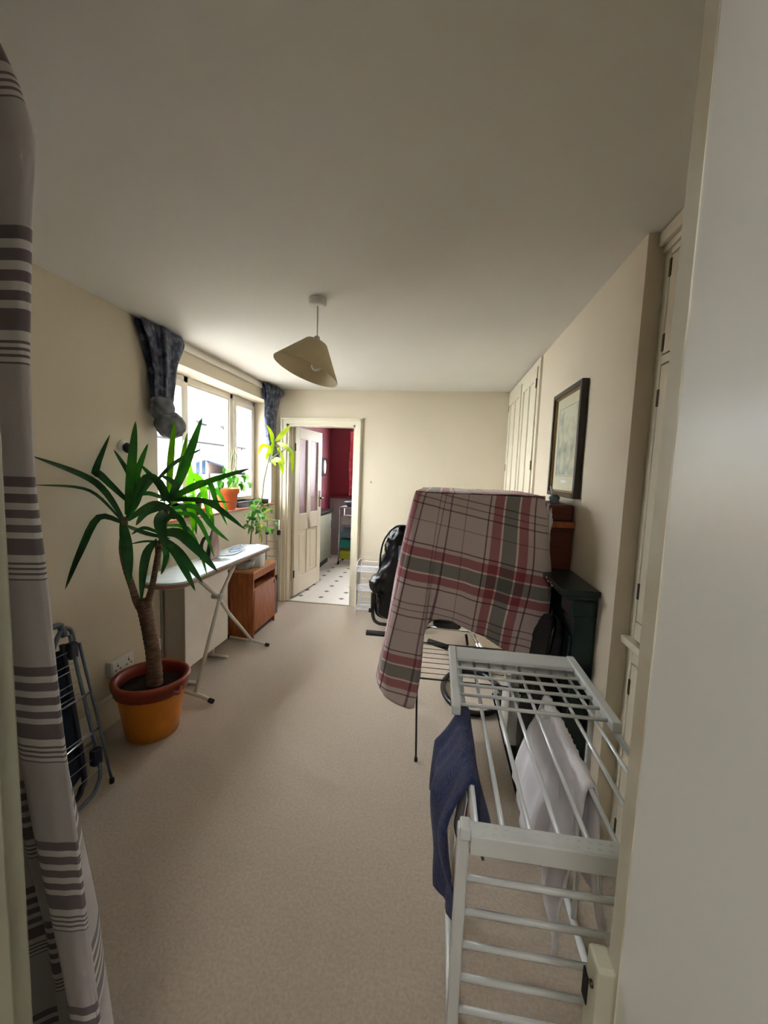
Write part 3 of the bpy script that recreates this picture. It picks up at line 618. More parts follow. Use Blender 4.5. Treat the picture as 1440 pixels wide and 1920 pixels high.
for p, q in (((-1.72, 2.448, .018), (-1.695, 2.438, .018)), ((-1.425, 2.36, .018), (-1.395, 2.352, .016))): T('rubber_foot', 'rubber', la, [p, q], .0155, 10)
lb = T('leg', 'ironleg', ib, [(-1.575, 2.44, BZ-.045), (-1.56, 2.70, .60), (-1.56, 2.86, .42), (-1.56, 3.26, .03)], .013, 10, sm=1)
T('foot_bar', 'ironleg', lb, [(-1.80, 3.32, .018), (-1.60, 3.27, .028), (-1.56, 3.262, .03), (-1.48, 3.25, .026), (-1.41, 3.24, .016)], .013, 10, sm=4)
for p, q in (((-1.83, 3.328, .018), (-1.80, 3.32, .018)), ((-1.43, 3.242, .018), (-1.40, 3.238, .016))): T('rubber_foot', 'rubber', lb, [p, q], .0155, 10)
T('pivot', 'ironleg', ib, [(-1.515, 2.70, .60), (-1.60, 2.70, .60)], .02, 12); B('pivot_collar', 'ironleg', ib, ((-1.535, 2.672, .575), (-1.522, 2.728, .625)), bev=.005)

# steam iron standing on its heel + coiled cord
ir = thing('steam_iron', 'dark iron standing upright on its heel on the ironing board', 'iron', (-1.64, 2.75, BZ))
def iron_sec(t_): return .055*(1-t_**2.2)**.6
bm = bmesh.new(); rings = []
for i in range(13):
    t_ = i/12; hw = max(iron_sec(t_), .003); z = BZ+.01+.225*t_; th = .05*(1-t_)+.012
    rings.append([bm.verts.new(p) for p in ((-1.615, 2.75-hw, z), (-1.615, 2.75+hw, z), (-1.615-th*.6, 2.75+hw*.9, z), (-1.615-th, 2.75+hw*.4, z), (-1.615-th, 2.75-hw*.4, z), (-1.615-th*.6, 2.75-hw*.9, z))])
for a_, b_ in zip(rings, rings[1:]):
    for k in range(6): f = bm.faces.new((a_[k], a_[(k+1) % 6], b_[(k+1) % 6], b_[k])); f.smooth = True
bm.faces.new(rings[0][::-1]); bm.faces.new(rings[-1]); mesh('body', bm, 'kc', ir)
bm = bmesh.new(); a_ = []; b_ = []
for i in range(13): t_ = i/12; hw = max(iron_sec(t_)*1.06, .002); a_.append((2.75-hw, BZ+.008+.23*t_)); b_.append((2.75+hw, BZ+.008+.23*t_))
pts = a_+b_[::-1]; A = [bm.verts.new((-1.606, y, z)) for y, z in pts]; D = [bm.verts.new((-1.614, y, z)) for y, z in pts]; bm.faces.new(A); bm.faces.new(D[::-1])
for k in range(len(A)): bm.faces.new((A[k], D[k], D[(k+1) % len(A)], A[(k+1) % len(A)]))
mesh('soleplate', bm, 'irons', ir)
T('handle', 'kc', ir, [(-1.655, 2.75, BZ+.02), (-1.70, 2.75, BZ+.03), (-1.715, 2.75, BZ+.09), (-1.69, 2.75, BZ+.15), (-1.645, 2.75, BZ+.16)], .013, 10, sm=5); B('heel', 'kc', ir, ((-1.70, 2.70, BZ), (-1.61, 2.80, BZ+.014)), bev=.005)
cp_ = []
for i in range(150):
    a = i/150*2*PI*3.3; r = .035+.008*math.sin(i*.21); cp_.append((-1.60+r*1.2*math.cos(a)-.0002*i, 3.02+r*1.7*math.sin(a)+.0007*i, BZ+.006+.009*abs(math.sin(i*.09))+i*.00012))
tail = [(-1.65, 2.79, BZ+.03), (-1.62, 2.85, BZ+.006), (-1.56, 2.9, BZ+.005), (-1.55, 2.97, BZ+.006)]
tag(T('iron_cord', 'cordw', None, smooth_path(tail+[cp_[0]], 8)[:-1]+cp_, .0045, 8), 'white and blue cord coiled on the ironing board behind the iron', 'cord')

# ================================================================== BEDSIDE CABINET
cbx0, cbx1, cby0, cby1, cbz = -1.838, -1.60, 3.36, 3.85, .60
bc = thing('bedside_cabinet', 'teak bedside cabinet with an open niche and one door, under the board end', 'cabinet', (-1.65, 3.3, 0))
th = .018
B('side_panel', 'wood', bc, ((cbx0, cby0, .0), (cbx1-.001, cby0+th, cbz)), bev=.001); B('side_panel', 'wood', bc, ((cbx0, cby1-th, .0), (cbx1-.001, cby1, cbz)), bev=.001)
B('top', 'woodlt', bc, ((cbx0-.004, cby0-.006, cbz), (cbx1+.006, cby1+.006, cbz+.02)), bev=.003); B('top_rail', 'wood', bc, ((cbx1-.018, cby0+th, cbz-.06), (cbx1, cby1-th, cbz)), bev=.001)
B('back_panel', 'wooddk', bc, ((cbx0, cby0+th, .04), (cbx0+.008, cby1-th, cbz))); B('shelf', 'wood', bc, ((cbx0+.008, cby0+th, .44), (cbx1-.004, cby1-th, .456))); B('bottom_panel', 'wood', bc, ((cbx0, cby0+th, .045), (cbx1-.02, cby1-th, .06)))
d = B('door', 'wood', bc, ((cbx1-.016, cby0+th+.002, .06), (cbx1+.002, cby1-th-.002, .437)), bev=.002); B('plinth', 'wooddk', bc, ((cbx0, cby0+th, 0), (cbx1-.03, cby1-th, .045)))
B('finger_pull', 'wooddk', d, ((cbx1+.001, cby1-th-.03, .40), (cbx1+.006, cby1-th-.012, .432)))
TZ = cbz+.02
JX, JY = -1.655, 3.56
# water jug, clear bag/tray
j = thing('water_jug', 'milky plastic water container on the teak bedside cabinet', 'jug', (JX, JY, TZ))
def sq(a, z): return 1/max(abs(math.cos(a)), abs(math.sin(a)))**.75
LT('body', 'jug', j, [(.001, 0), (.045, 0), (.052, .008), (.053, .12), (.05, .14), (.026, .172), (.018, .182), (.018, .197)], (JX, JY, TZ), 40, None, sq)
LT('cap', 'plastic', j, [(.021, .19), (.022, .192), (.022, .208), (.02, .212), (.001, .2125)], (JX, JY, TZ), 24)
tag(LT('clear_tub', 'clear', None, [(.001, 0), (.075, 0), (.09, .05), (.092, .075), (.088, .075), (.086, .05), (.07, .005), (.001, .005)], (-1.74, 3.47, TZ), 36, None, lambda a, z: 1+.07*noise.noise(Vector((math.cos(a)*2, math.sin(a)*2, z*20)))), 'crumpled clear plastic tub on the teak cabinet left of the jug', 'tub')

# ================================================================== PLANTS
def bulk_leaf(par, mt, pts, w, name='leaf', **k):
    bm = bmesh.new(); leaf_mesh(bm, pts, w, **k); return mesh(name, bm, mt, par, fix=False)
# tall thin dracaena/bamboo in a pot on the cabinet
tp = thing('tall_potted_plant', 'spindly tall plant with yellow-green leaves rising from the teak cabinet', 'plant', (-1.74, 3.36, TZ))
LT('pot', 'greyp', tp, [(.001, 0), (.05, 0), (.07, .15), (.078, .155), (.078, .18), (.07, .18), (.066, .155), (.001, .15)], (-1.775, 3.66, TZ), 32); LT('soil', 'soil', tp, [(.001, .15), (.066, .152), (.06, .165), (.001, .17)], (-1.775, 3.66, TZ), 24)
T('stem', 'stem', tp, [(-1.775, 3.66, .77), (-1.725, 3.58, .95), (-1.665, 3.52, 1.14), (-1.615, 3.55, 1.26), (-1.595, 3.55, 1.42), (-1.56, 3.55, 1.58), (-1.53, 3.55, 1.70), (-1.49, 3.55, 1.79)], [.008]*6+[.0075]*12+[.006]*12+[.005]*13, 8, sm=6)
T('stem', 'stem', tp, [(-1.56, 3.55, 1.58), (-1.51, 3.55, 1.64), (-1.45, 3.55, 1.68), (-1.37, 3.55, 1.735)], .004, 8, sm=5)
for a_, m1, b_, w_ in (((-1.515,3.55,1.76),(-1.53,3.56,1.85),(-1.575,3.55,1.93),.035), ((-1.49,3.55,1.785),(-1.40,3.52,1.86),(-1.33,3.5,1.92),.045), ((-1.47,3.55,1.77),(-1.37,3.5,1.74),(-1.29,3.48,1.66),.04),
    ((-1.52,3.55,1.74),(-1.53,3.5,1.68),(-1.55,3.48,1.61),.035), ((-1.50,3.55,1.63),(-1.42,3.5,1.60),(-1.38,3.47,1.49),.05), ((-1.44,3.55,1.68),(-1.40,3.5,1.64),(-1.37,3.48,1.57),.025), ((-1.53,3.56,1.62),(-1.49,3.52,1.60),(-1.46,3.5,1.56),.035),
    ((-1.50,3.56,1.78),(-1.50,3.5,1.72),(-1.49,3.48,1.65),.035), ((-1.37,3.55,1.735),(-1.31,3.5,1.66),(-1.30,3.48,1.50),.035), ((-1.53,3.56,1.73),(-1.59,3.5,1.74),(-1.62,3.48,1.66),.03), ((-1.46,3.55,1.68),(-1.44,3.5,1.73),(-1.40,3.48,1.66),.02)):
    bulk_leaf(tp, 'leaf3', [a_, m1, b_], w_, peak=.4, base=.25)
# bushy variegated foliage climbing the lower stem
random.seed(11)
vp = thing('trailing_vine', 'pale variegated trailing plant on the tall plant stem beside the sill', 'plant', (-1.62, 3.55, 1.0))
T('stem', 'stem', vp, [(-1.66, 3.52, 1.14), (-1.63, 3.56, 1.08), (-1.64, 3.50, 1.0), (-1.60, 3.52, .92), (-1.60, 3.52, .86)], .004, 8, sm=5)
T('stem', 'stem', vp, [(-1.62, 3.54, 1.22), (-1.64, 3.54, 1.12), (-1.66, 3.50, 1.04), (-1.75, 3.48, .98)], .004, 8, sm=5)
for k in range(54):
    t_ = random.random(); z = 1.24-.30*t_; xx = -1.625-.03*t_+random.gauss(0, .022+.045*t_); yy = 3.54+random.gauss(0, .04); L_2 = .035+.035*random.random()
    a = random.uniform(-PI, PI); dz = random.uniform(-.8, .2)
    bulk_leaf(vp, 'leaf4' if random.random() < .7 else 'leaf1', [(xx, yy, z), (xx+L_2*math.cos(a)*.6, yy-.02, z+L_2*.2), (xx+L_2*math.cos(a), yy-.03+L_2*.3*math.sin(a), z+L_2*dz)], .03, n=6)
for q in (((-1.60,3.54,1.12),(-1.54,3.5,1.16),(-1.48,3.48,1.18)), ((-1.6,3.54,1.06),(-1.54,3.5,1.08),(-1.49,3.48,1.09)), ((-1.61,3.52,1.0),(-1.60,3.5,1.03),(-1.57,3.48,1.0)), ((-1.61,3.52,1.02),(-1.60,3.49,.95),(-1.60,3.48,.88))): bulk_leaf(vp, 'leaf3', q, .014, n=8)
SZ = WZ0+.02
# terracotta pot on the sill
pp = thing('terracotta_potted_plant', 'straggly green herb in a terracotta pot on the window sill', 'plant', (-1.92, 3.42, SZ))
pc = (-1.915, 3.46, SZ)
LT('pot', 'terra', pp, [(.001, 0), (.078, 0), (.082, .004), (.104, .145), (.114, .148), (.118, .19), (.113, .193), (.104, .19), (.10, .155), (.001, .15)], pc, 40); LT('soil', 'soil', pp, [(.001, .14), (.1, .165), (.07, .172), (.001, .175)], pc, 24)
zt_ = SZ+.165
T('stake', 'stem', pp, [(-1.93, 3.50, zt_), (-1.93, 3.57, 1.50), (-1.93, 3.60, 1.70)], .004, 6, sm=3)
T('plant_loop', 'stem', pp, [(-1.93, 3.58, 1.52), (-1.93, 3.60, 1.62), (-1.93, 3.64, 1.68), (-1.93, 3.68, 1.62), (-1.93, 3.65, 1.52), (-1.93, 3.60, 1.48)], .005, 6, sm=5)
for k, (y1, z1) in enumerate(((3.36, 1.42), (3.80, 1.46), (3.95, 1.38), (3.45, 1.52), (3.72, 1.36), (3.30, 1.34), (3.62, 1.45))):
    T('stem', 'stem', pp, [(pc[0], pc[1]+.02*k-.05, zt_), (pc[0]+.01, (pc[1]+y1)/2, (zt_+z1)/2+.05), (-1.91, y1, z1)], .003, 6, sm=4)
    for q in range(4):
        tt = .45+.18*q; yy = pc[1]+(y1-pc[1])*tt; zz = zt_+(z1-zt_)*tt+.03*math.sin(tt*3); s_ = random.choice((-1, 1))
        bulk_leaf(pp, 'leaf4' if (k+q) % 3 else 'leaf1', [(-1.91, yy, zz), (-1.90+.01*s_, yy+.03*s_, zz-.01), (-1.90, yy+.05*s_, zz-.065)], .034, n=6)
# shallow dish left of it, black trays right
tag(LT('terracotta_saucer', 'terra', None, [(.001, 0), (.13, 0), (.155, .035), (.158, .037), (.15, .037), (.125, .008), (.001, .007)], (-1.99, 3.10, SZ), 40, Matrix.Diagonal((.42, .95, 1, 1))), 'wide terracotta saucer on the sill left of the terracotta pot', 'saucer')
def tray(name, label, y0, y1, x0, x1, z, h, mt='black'):
    bm = bmesh.new(); t_ = .004
    box(bm, (x0, y0, z), (x1, y1, z+t_)); box(bm, (x0, y0, z), (x0+t_, y1, z+h)); box(bm, (x1-t_, y0, z), (x1, y1, z+h)); box(bm, (x0, y0, z), (x1, y0+t_, z+h)); box(bm, (x0, y1-t_, z), (x1, y1, z+h))
    box(bm, (x1-t_, y0-.006, z+h-.006), (x1+.008, y1+.006, z+h)); return tag(mesh(name, bm, mt, None), label, 'tray')
tray('seed_tray', 'long black seed tray on the sill right of the terracotta pot', 3.62, 4.02, -2.03, -1.88, SZ, .055)
tray('seed_tray', 'short black seed tray at the far right end of the sill', 4.06, 4.28, -2.0, -1.87, SZ, .048)
bx = tray('plant_trough', 'dark plastic trough on the sill behind the big yucca', 2.66, 2.94, -2.03, -1.86, SZ, .09)
# strap-leaved plant on the sill
sp2 = thing('strap_leaved_plant', 'bright green broad strap leaves drooping from a dark pot on the sill', 'plant', (-1.93, 3.0, SZ))
LT('pot', 'black', sp2, [(.001, 0), (.05, 0), (.065, .10), (.07, .102), (.07, .115), (.062, .115), (.058, .1), (.001, .1)], (-1.93, 2.99, SZ+.005 if False else SZ), 30); 
for pts, w_, mt_ in (([(-1.93,2.98,1.26),(-1.90,2.90,1.42),(-1.86,2.91,1.455),(-1.82,2.95,1.36),(-1.80,2.99,1.10)],.06,'leaf2'), ([(-1.93,2.96,1.26),(-1.88,2.86,1.33),(-1.83,2.82,1.25),(-1.81,2.84,1.02)],.05,'leaf2'),
    ([(-1.93,3.0,1.26),(-1.88,3.1,1.36),(-1.82,3.2,1.30),(-1.79,3.28,1.12)],.03,'leaf1'), ([(-1.93,3.0,1.26),(-1.92,2.95,1.45),(-1.92,2.92,1.58)],.035,'leaf2'), ([(-1.93,3.0,1.26),(-1.88,3.05,1.30),(-1.82,3.06,1.15),(-1.80,3.05,.98)],.035,'leaf2')):
    bulk_leaf(sp2, mt_, pts, w_, n=16, base=.6, peak=.6, fold=.15)
# ---- big yucca
yp = thing('orange_plant_pot', 'orange glazed pot with a red-brown rim standing on the carpet', 'plant pot', (-1.585, 2.03, 0))
py_ = (-1.585, 2.04, 0)
LT('pot', 'orange', yp, [(.001, 0), (.128, 0), (.136, .006), (.150, .10), (.165, .20), (.174, .26), (.174, .272), (.16, .272), (.15, .2), (.001, .19)], py_, 56)
rm = LT('rim', 'rim', yp, [(.178, .262), (.186, .262), (.190, .268), (.190, .283), (.196, .290), (.203, .318), (.203, .332), (.196, .340), (.182, .340), (.172, .33), (.166, .29), (.165, .265)], py_, 56, None, lambda a, z: 1+(.008*math.sin(a*24) if z < .3 else 0), False); rm['label'] = 'red-brown rolled rim'
for a in (2.9, 6.0):
    T('lug', 'rim', yp, [(py_[0]+.195*math.cos(a+s_*.16), py_[1]+.195*math.sin(a+s_*.16), .30) if abs(s_) == 1 else (py_[0]+.214*math.cos(a), py_[1]+.214*math.sin(a), .285) for s_ in (-1, 0, 1)], .012, 10, sm=5)
LT('soil', 'soil', yp, [(.001, .25), (.168, .262), (.166, .275), (.08, .282), (.001, .29)], py_, 40, None, lambda a, z: 1+.02*math.sin(a*7))
yc = thing('yucca_plant', 'large two-headed yucca with sword leaves growing in the orange pot', 'plant', (-1.58, 2.04, .28))
def trunk(name, pts, radii, seed):
    P = smooth_path(pts, 14); n = len(P); rr = []
    for i in range(n):
        t_ = i/(n-1)*(len(radii)-1); k = min(int(t_), len(radii)-2); r = radii[k]+(radii[k+1]-radii[k])*(t_-k); rr.append(r*(1+.045*math.sin(i*2.4)+.03*noise.noise(Vector((i*.5, seed, 0)))))
    bm = bmesh.new(); tube(bm, P, rr, 16); return mesh(name, bm, 'bark', yc)
trunk('trunk', [(-1.565, 2.04, .27), (-1.572, 2.04, .45), (-1.597, 2.04, .60), (-1.622, 2.04, .73), (-1.635, 2.04, .765)], [.044, .038, .036, .038, .034], 1)
trunk('branch', [(-1.625, 2.04, .71), (-1.665, 2.04, .76), (-1.70, 2.05, .83), (-1.745, 2.05, .97), (-1.758, 2.05, 1.07), (-1.745, 2.05, 1.16), (-1.735, 2.05, 1.24)], [.03, .022, .018, .018, .018, .017, .014], 2)
trunk('branch', [(-1.615, 2.04, .73), (-1.592, 2.04, .79), (-1.578, 2.05, .86), (-1.552, 2.05, .98), (-1.53, 2.05, 1.08), (-1.50, 2.05, 1.18), (-1.475, 2.05, 1.30)], [.028, .018, .016, .015, .015, .013, .010], 3)
LT('cut_stub', 'bark', yc, [(.001, 0), (.034, 0), (.030, .012), (.022, .016), (.001, .014)], (-1.628, 2.04, .765), 20)
LEAVES = [
    ([(-1.746,2.050,1.223),(-1.819,1.950,1.431),(-1.835,1.625,1.558)],0.034,0),
    ([(-1.753,2.050,1.213),(-1.835,1.925,1.389),(-1.835,1.623,1.427)],0.016,0),
    ([(-1.753,2.050,1.207),(-1.835,1.977,1.241),(-1.835,1.854,1.072),(-1.835,1.761,0.900)],0.036,0),
    ([(-1.716,2.050,1.329),(-1.835,2.004,1.467),(-1.835,1.970,1.502),(-1.835,2.070,1.695)],0.040,0),
    ([(-1.725,2.050,1.254),(-1.647,2.000,1.537),(-1.619,2.000,1.764)],0.045,1),
    ([(-1.718,2.050,1.269),(-1.718,2.130,1.493),(-1.666,2.150,1.656)],0.034,1),
    ([(-1.644,2.050,1.347),(-1.754,2.100,1.491),(-1.835,2.094,1.614)],0.026,0),
    ([(-1.753,2.050,1.207),(-1.629,1.930,1.085),(-1.619,1.930,0.903)],0.055,0),
    ([(-1.726,2.050,1.239),(-1.491,1.950,1.458),(-1.381,1.900,1.341)],0.030,0),
    ([(-1.733,2.050,1.224),(-1.724,2.150,1.369),(-1.800,2.200,1.600)],0.030,1),
    ([(-1.719,2.050,1.224),(-1.403,1.850,1.343),(-1.219,1.770,1.307)],0.035,0),
    ([(-1.733,2.050,1.193),(-1.685,2.150,1.136),(-1.547,2.170,1.110)],0.025,0),
    ([(-1.464,2.050,1.341),(-1.400,2.100,1.548),(-1.318,2.130,1.809)],0.050,1),
    ([(-1.506,2.100,1.351),(-1.539,2.170,1.576),(-1.530,2.200,1.797)],0.036,2),
    ([(-1.442,2.050,1.371),(-1.528,2.250,1.547),(-1.501,2.270,1.732)],0.030,2),
    ([(-1.458,2.050,1.356),(-1.177,1.950,1.462),(-0.946,1.950,1.538)],0.030,1),
    ([(-1.522,2.050,1.344),(-1.299,2.000,1.360),(-1.082,2.000,1.356)],0.018,0),
    ([(-1.442,2.050,1.356),(-1.192,1.950,1.360),(-1.064,1.930,1.299),(-0.964,1.930,1.228)],0.030,0),
    ([(-1.425,2.050,1.386),(-1.335,2.200,1.451),(-1.308,2.250,1.335),(-1.238,2.250,1.195)],0.030,1),
    ([(-1.552,2.050,1.440),(-1.492,2.150,1.558),(-1.366,2.200,1.637)],0.022,0),
    ([(-1.464,2.050,1.341),(-1.461,1.970,1.445),(-1.515,1.930,1.471),(-1.576,1.900,1.318)],0.035,0),
    ([(-1.458,2.050,1.326),(-1.627,2.150,1.450),(-1.736,2.170,1.539)],0.028,0),
    ([(-1.525,2.050,1.160),(-1.330,1.930,1.188),(-1.201,1.890,1.119),(-1.080,1.870,1.017)],0.055,0),
    ([(-1.532,2.050,1.144),(-1.325,1.900,1.110),(-1.239,1.880,1.036),(-1.167,1.880,0.950)],0.042,0),
    ([(-1.519,2.050,1.130),(-1.396,2.000,1.058),(-1.321,1.980,0.965),(-1.266,1.970,0.875)],0.038,0),
    ([(-1.552,2.050,1.113),(-1.558,1.990,1.064),(-1.571,1.970,0.949),(-1.584,1.970,0.791)],0.045,0),
    ([(-1.532,2.050,1.114),(-1.525,2.100,1.030),(-1.560,2.100,0.909)],0.032,0),
    ([(-1.552,2.050,1.128),(-1.619,2.150,0.998),(-1.635,2.150,0.885)],0.022,0),
    ([(-1.525,2.050,1.160),(-1.598,2.020,1.190),(-1.660,2.000,1.153)],0.020,0),
    ([(-1.526,2.050,1.115),(-1.600,2.020,1.115),(-1.662,2.000,1.100)],0.012,0),
    ([(-1.492,2.050,1.206),(-1.431,2.150,1.182),(-1.362,2.170,1.042),(-1.320,2.170,0.909)],0.024,1),
    ([(-1.475,2.050,1.267),(-1.397,2.150,1.261),(-1.328,2.170,1.154),(-1.273,2.170,1.016)],0.026,1),
    ([(-1.465,2.050,1.297),(-1.348,2.100,1.313),(-1.255,2.130,1.194),(-1.159,2.130,1.123)],0.030,1),
    ([(-1.491,2.050,1.281),(-1.450,1.950,1.235),(-1.394,1.920,1.102)],0.060,0),
    ([(-1.484,2.050,1.310),(-1.525,1.950,1.288),(-1.557,1.910,1.220)],0.035,0),
    ([(-1.464,2.050,1.341),(-1.321,1.900,1.438),(-1.371,1.850,1.490)],0.030,0),
    ([(-1.464,2.050,1.326),(-1.459,2.170,1.349),(-1.462,2.250,1.248),(-1.469,2.270,1.131)],0.040,2),
    ([(-1.458,2.050,1.312),(-1.504,2.200,1.266),(-1.532,2.250,1.179),(-1.537,2.270,1.061)],0.030,2),
    ([(-1.471,2.050,1.346),(-1.647,2.130,1.373),(-1.748,2.150,1.352)],0.025,0),
    ([(-1.525,2.050,1.190),(-1.401,1.990,1.276),(-1.313,1.950,1.229),(-1.280,1.930,1.135)],0.030,0),
]
for pts, w_, c in LEAVES: bulk_leaf(yc, 'leaf%d' % c, pts, w_, n=14, base=.45, peak=.45, fold=.3)

# ================================================================== NEAR DRYING RACK
RZ = .85
nr = thing('drying_rack', 'pale grey winged drying rack with aluminium rods, nearest on the right', 'drying rack', (.3, 1.15, 0))
bm = bmesh.new(); box(bm, (.094, .742, RZ-.042), (.545, .779, RZ), .003)
eb = mesh('end_bar', bm, 'alu', nr)
bm = bmesh.new()
for i in range(22):
    for k in range(2):
        x = .115+i*.0195+k*.006; y = .752+k*.014; box(bm, (x, y, RZ-.001), (x+.006, y+.004, RZ+.0012))
o = mesh('grip_dimples', bm, 'alu', eb); o['kind'] = 'stuff'
B('end_bar', 'alu', nr, ((.094, 1.515, RZ-.042), (.545, 1.552, RZ)), bev=.003)
RX = [.106, .158, .211, .266, .320, .374, .430, .484]
for x in RX: T('rod', 'rod', nr, [(x, .775, RZ-.008), (x, 1.52, RZ-.008)], .0055, 10)
for x in (.094, .545):                                     # side frames, legs
    T('leg', 'alu', nr, [(x+.010 if x < .2 else x-.010, 1.0, RZ-.06), (x+.010 if x < .2 else x-.010, 1.0, .012)], .009, 10); T('leg', 'alu', nr, [(x+.010 if x < .2 else x-.010, 1.36, RZ-.06), (x+.010 if x < .2 else x-.010, 1.36, .012)], .009, 10)
    fb = T('foot_bar', 'alu', nr, [(x+.010 if x < .2 else x-.010, .80, .014), (x+.010 if x < .2 else x-.010, 1.55, .014)], .012, 10)
    T('foot_cap', 'heaterside', fb, [(x+.010 if x < .2 else x-.010, .78, .015), (x+.010 if x < .2 else x-.010, .83, .015)], .0155, 10)
    B('side_rail', 'alu', nr, ((x+.006 if x < .2 else x-.014, .78, RZ-.038), (x+.016 if x < .2 else x-.004, 1.52, RZ-.02)), bev=.002)
# wing folded flat over the far end
wf = B('folded_wing', 'alu', nr, ((.066, 1.13, RZ+.004), (.092, 1.55, RZ+.034)), ((.50, 1.13, RZ+.004), (.527, 1.55, RZ+.034)), ((.092, 1.455, RZ+.016), (.50, 1.55, RZ+.03)), bev=.004)
for k in range(5): T('wing_rod', 'alu', wf, [(.085, 1.165+k*.058, RZ+.02), (.505, 1.165+k*.058, RZ+.02)], .0055, 8)
# wing hanging down at the near end
wh = B('hanging_wing', 'alu', nr, ((.070, .768, .04), (.094, .79, RZ-.012)), ((.50, .768, .04), (.524, .79, RZ-.012)), ((.094, .770, .04), (.50, .788, .065)), bev=.004)
for k in range(9): T('wing_rod', 'alu', wh, [(.088, .779, .722-.077*k), (.506, .779, .722-.077*k)], .0068, 8)
B('hinge_block', 'alu', nr, ((.074, .758, RZ-.03), (.096, .79, RZ-.002)), bev=.004); B('hinge_block', 'alu', nr, ((.498, .758, RZ-.075), (.52, .79, RZ-.043)), bev=.004)

def drape(name, mt, label, x0, ya, yb, Lf, Rf, slL, slR, seed, group=None, th=.006, amp=.012, cat='towel', nu=26, nv=60):
    rad = .012
    def fn(u, v):
        y = ya+(yb-ya)*u; L1, L2 = Lf(u), Rf(u); tot = L1+L2; s = (v*tot)-L1
        if abs(s) < rad*1.2: a = s/(rad*1.2)*PI/2; x = x0+rad*math.sin(a); z = RZ-.008+rad*math.cos(a)
        elif s < 0: d = -s-rad; x = x0-rad-slL(u, d); z = RZ-.008-d
        else: d = s-rad; x = x0+rad+slR(u, d); z = RZ-.008-d
        w_ = min(1, abs(s)/.12)
        x += amp*w_*noise.noise(Vector((y*22, s*3.5, seed)))*1.6; y += .3*amp*w_*noise.noise(Vector((u*3, s*6, seed+5)))+(u-.5)*.05*w_*w_
        return Vector((x, y, z))
    bm = bmesh.new(); grid(bm, fn, nu, nv); o = mesh(name, bm, mt, None, solid=th, fix=False); tag(o, label, cat); return o
tw = drape('towel', 'dkblue', 'navy blue towel with a red and white printed patch hung over the leftmost rod', .106, .875, 1.19,
      lambda u: (.33 if u < .32 else .33-.06*min(1, (u-.32)/.04))*(1-.04*u)+.03*math.sin(u*3), lambda u: .16+.10*u, lambda u, d: (.012+.045*min(1, u/.3))*min(1, d/.11)+.02*u*d+.036*(1-min(1, u/.3))*math.sin(PI*min(1, d/.26)), lambda u, d: .17*d, 3, amp=.018)
bm = bmesh.new()
def pf(u, v):
    return Vector((.097-.014*v+.003*math.sin(u*5), .884+.11*u, .80-.14*v-.02*u))
grid(bm, pf, 8, 8); pt = mesh('printed_patch', bm, 'whitecloth2', tw, solid=.002)
def pf2(u, v):
    p = pf(u*.7+.15, .12+v*.36); return p+Vector((.004, 0, 0))
bm = bmesh.new(); grid(bm, pf2, 8, 4)
def pf3(u, v): return pf(.35+.3*u, .12+v*.8)+Vector((.0045, 0, 0))
grid(bm, pf3, 4, 8); mesh('red_print', bm, 'redcloth', pt, solid=.001)
drape('white_shirt', 'white_cloth', 'white cotton garment hung over a rod at the right of the near rack', .374, .915, 1.30,
      lambda u: .43-.15*u+.02*math.sin(u*9), lambda u: .36-.05*math.sin(u*5), lambda u, d: (.24 if u > .4 else .14)*d if d < .3 else (.24 if u > .4 else .14)*.3-.05*(d-.3), lambda u, d: .10*d, 12, amp=.02, cat='garment')

# ================================================================== TALL AIRER UNDER THE TARTAN CLOTH
ta = thing('tall_airer', 'tall dark wire clothes airer standing under the tartan cloth', 'drying rack', (.2, 2.35, 0))
AX0, AX1, AY0, AY1 = -.075, .485, 2.16, 2.64
for x, y, fx, fy in ((AX0, AY0, -.055, 2.065), (AX1, AY0, .505, 2.075), (AX0, AY1, -.09, 2.66), (AX1, AY1, .50, 2.66)):
    lg = T('leg', 'darkmetal', ta, [(x, y, 1.43), (x, y, .5), (fx, fy, .012)], .0055, 8); LT('rubber_foot', 'rubber', lg, [(.001, 0), (.009, 0), (.009, .02), (.001, .022)], (fx, fy, .0), 10)
for z in (.42, .93, 1.43):
    tr = T('tier_frame', 'darkmetal', ta, [(AX0, AY0, z), (AX1, AY0, z), (AX1, AY1, z), (AX0, AY1, z)], .005, 8, closed=True)
    for k in range(1, 8): T('wire', 'darkmetal', tr, [(AX0, AY0+k*.065, z), (AX1, AY0+k*.065, z)], .0022, 6)
for z in (.42, .93):
    for x in (AX0, AX1): B('corner_joint', 'darkmetal', ta, ((x-.012, AY0-.012, z-.03), (x+.012, AY0+.012, z+.02)), bev=.004)
# cloth
Z0 = 1.448
ST = [ # u, top(x,y), bottom(x,y,z)
 (-.10, 2.72, -.28, 2.66, .47), (-.115, 2.5, -.30, 2.45, .42), (-.125, 2.2, -.30, 2.22, .38), (-.118, 2.08, -.275, 2.13, .37), (-.09, 2.065, -.235, 2.10, .33), (-.05, 2.062, -.17, 2.09, .30), (-.01, 2.06, -.078, 2.09, .28),
 (.015, 2.06, -.055, 2.11, .50), (.03, 2.06, -.04, 2.13, .73), (.05, 2.06, .02, 2.12, .775), (.10, 2.06, .09, 2.11, .775), (.22, 2.06, .194, 2.10, .735), (.32, 2.06, .30, 2.09, .695), (.42, 2.06, .40, 2.085, .645), (.495, 2.06, .50, 2.08, .62), (.512, 2.075, .555, 2.10, .605),
 (.52, 2.2, .60, 2.24, .66), (.515, 2.45, .59, 2.45, .78), (.50, 2.72, .56, 2.68, .80)]
us = [0]
for a, b_ in zip(ST, ST[1:]): us.append(us[-1]+math.hypot(b_[0]-a[0], b_[1]-a[1])+.3*abs(b_[4]-a[4])*.1+.004)
UT = us[-1]
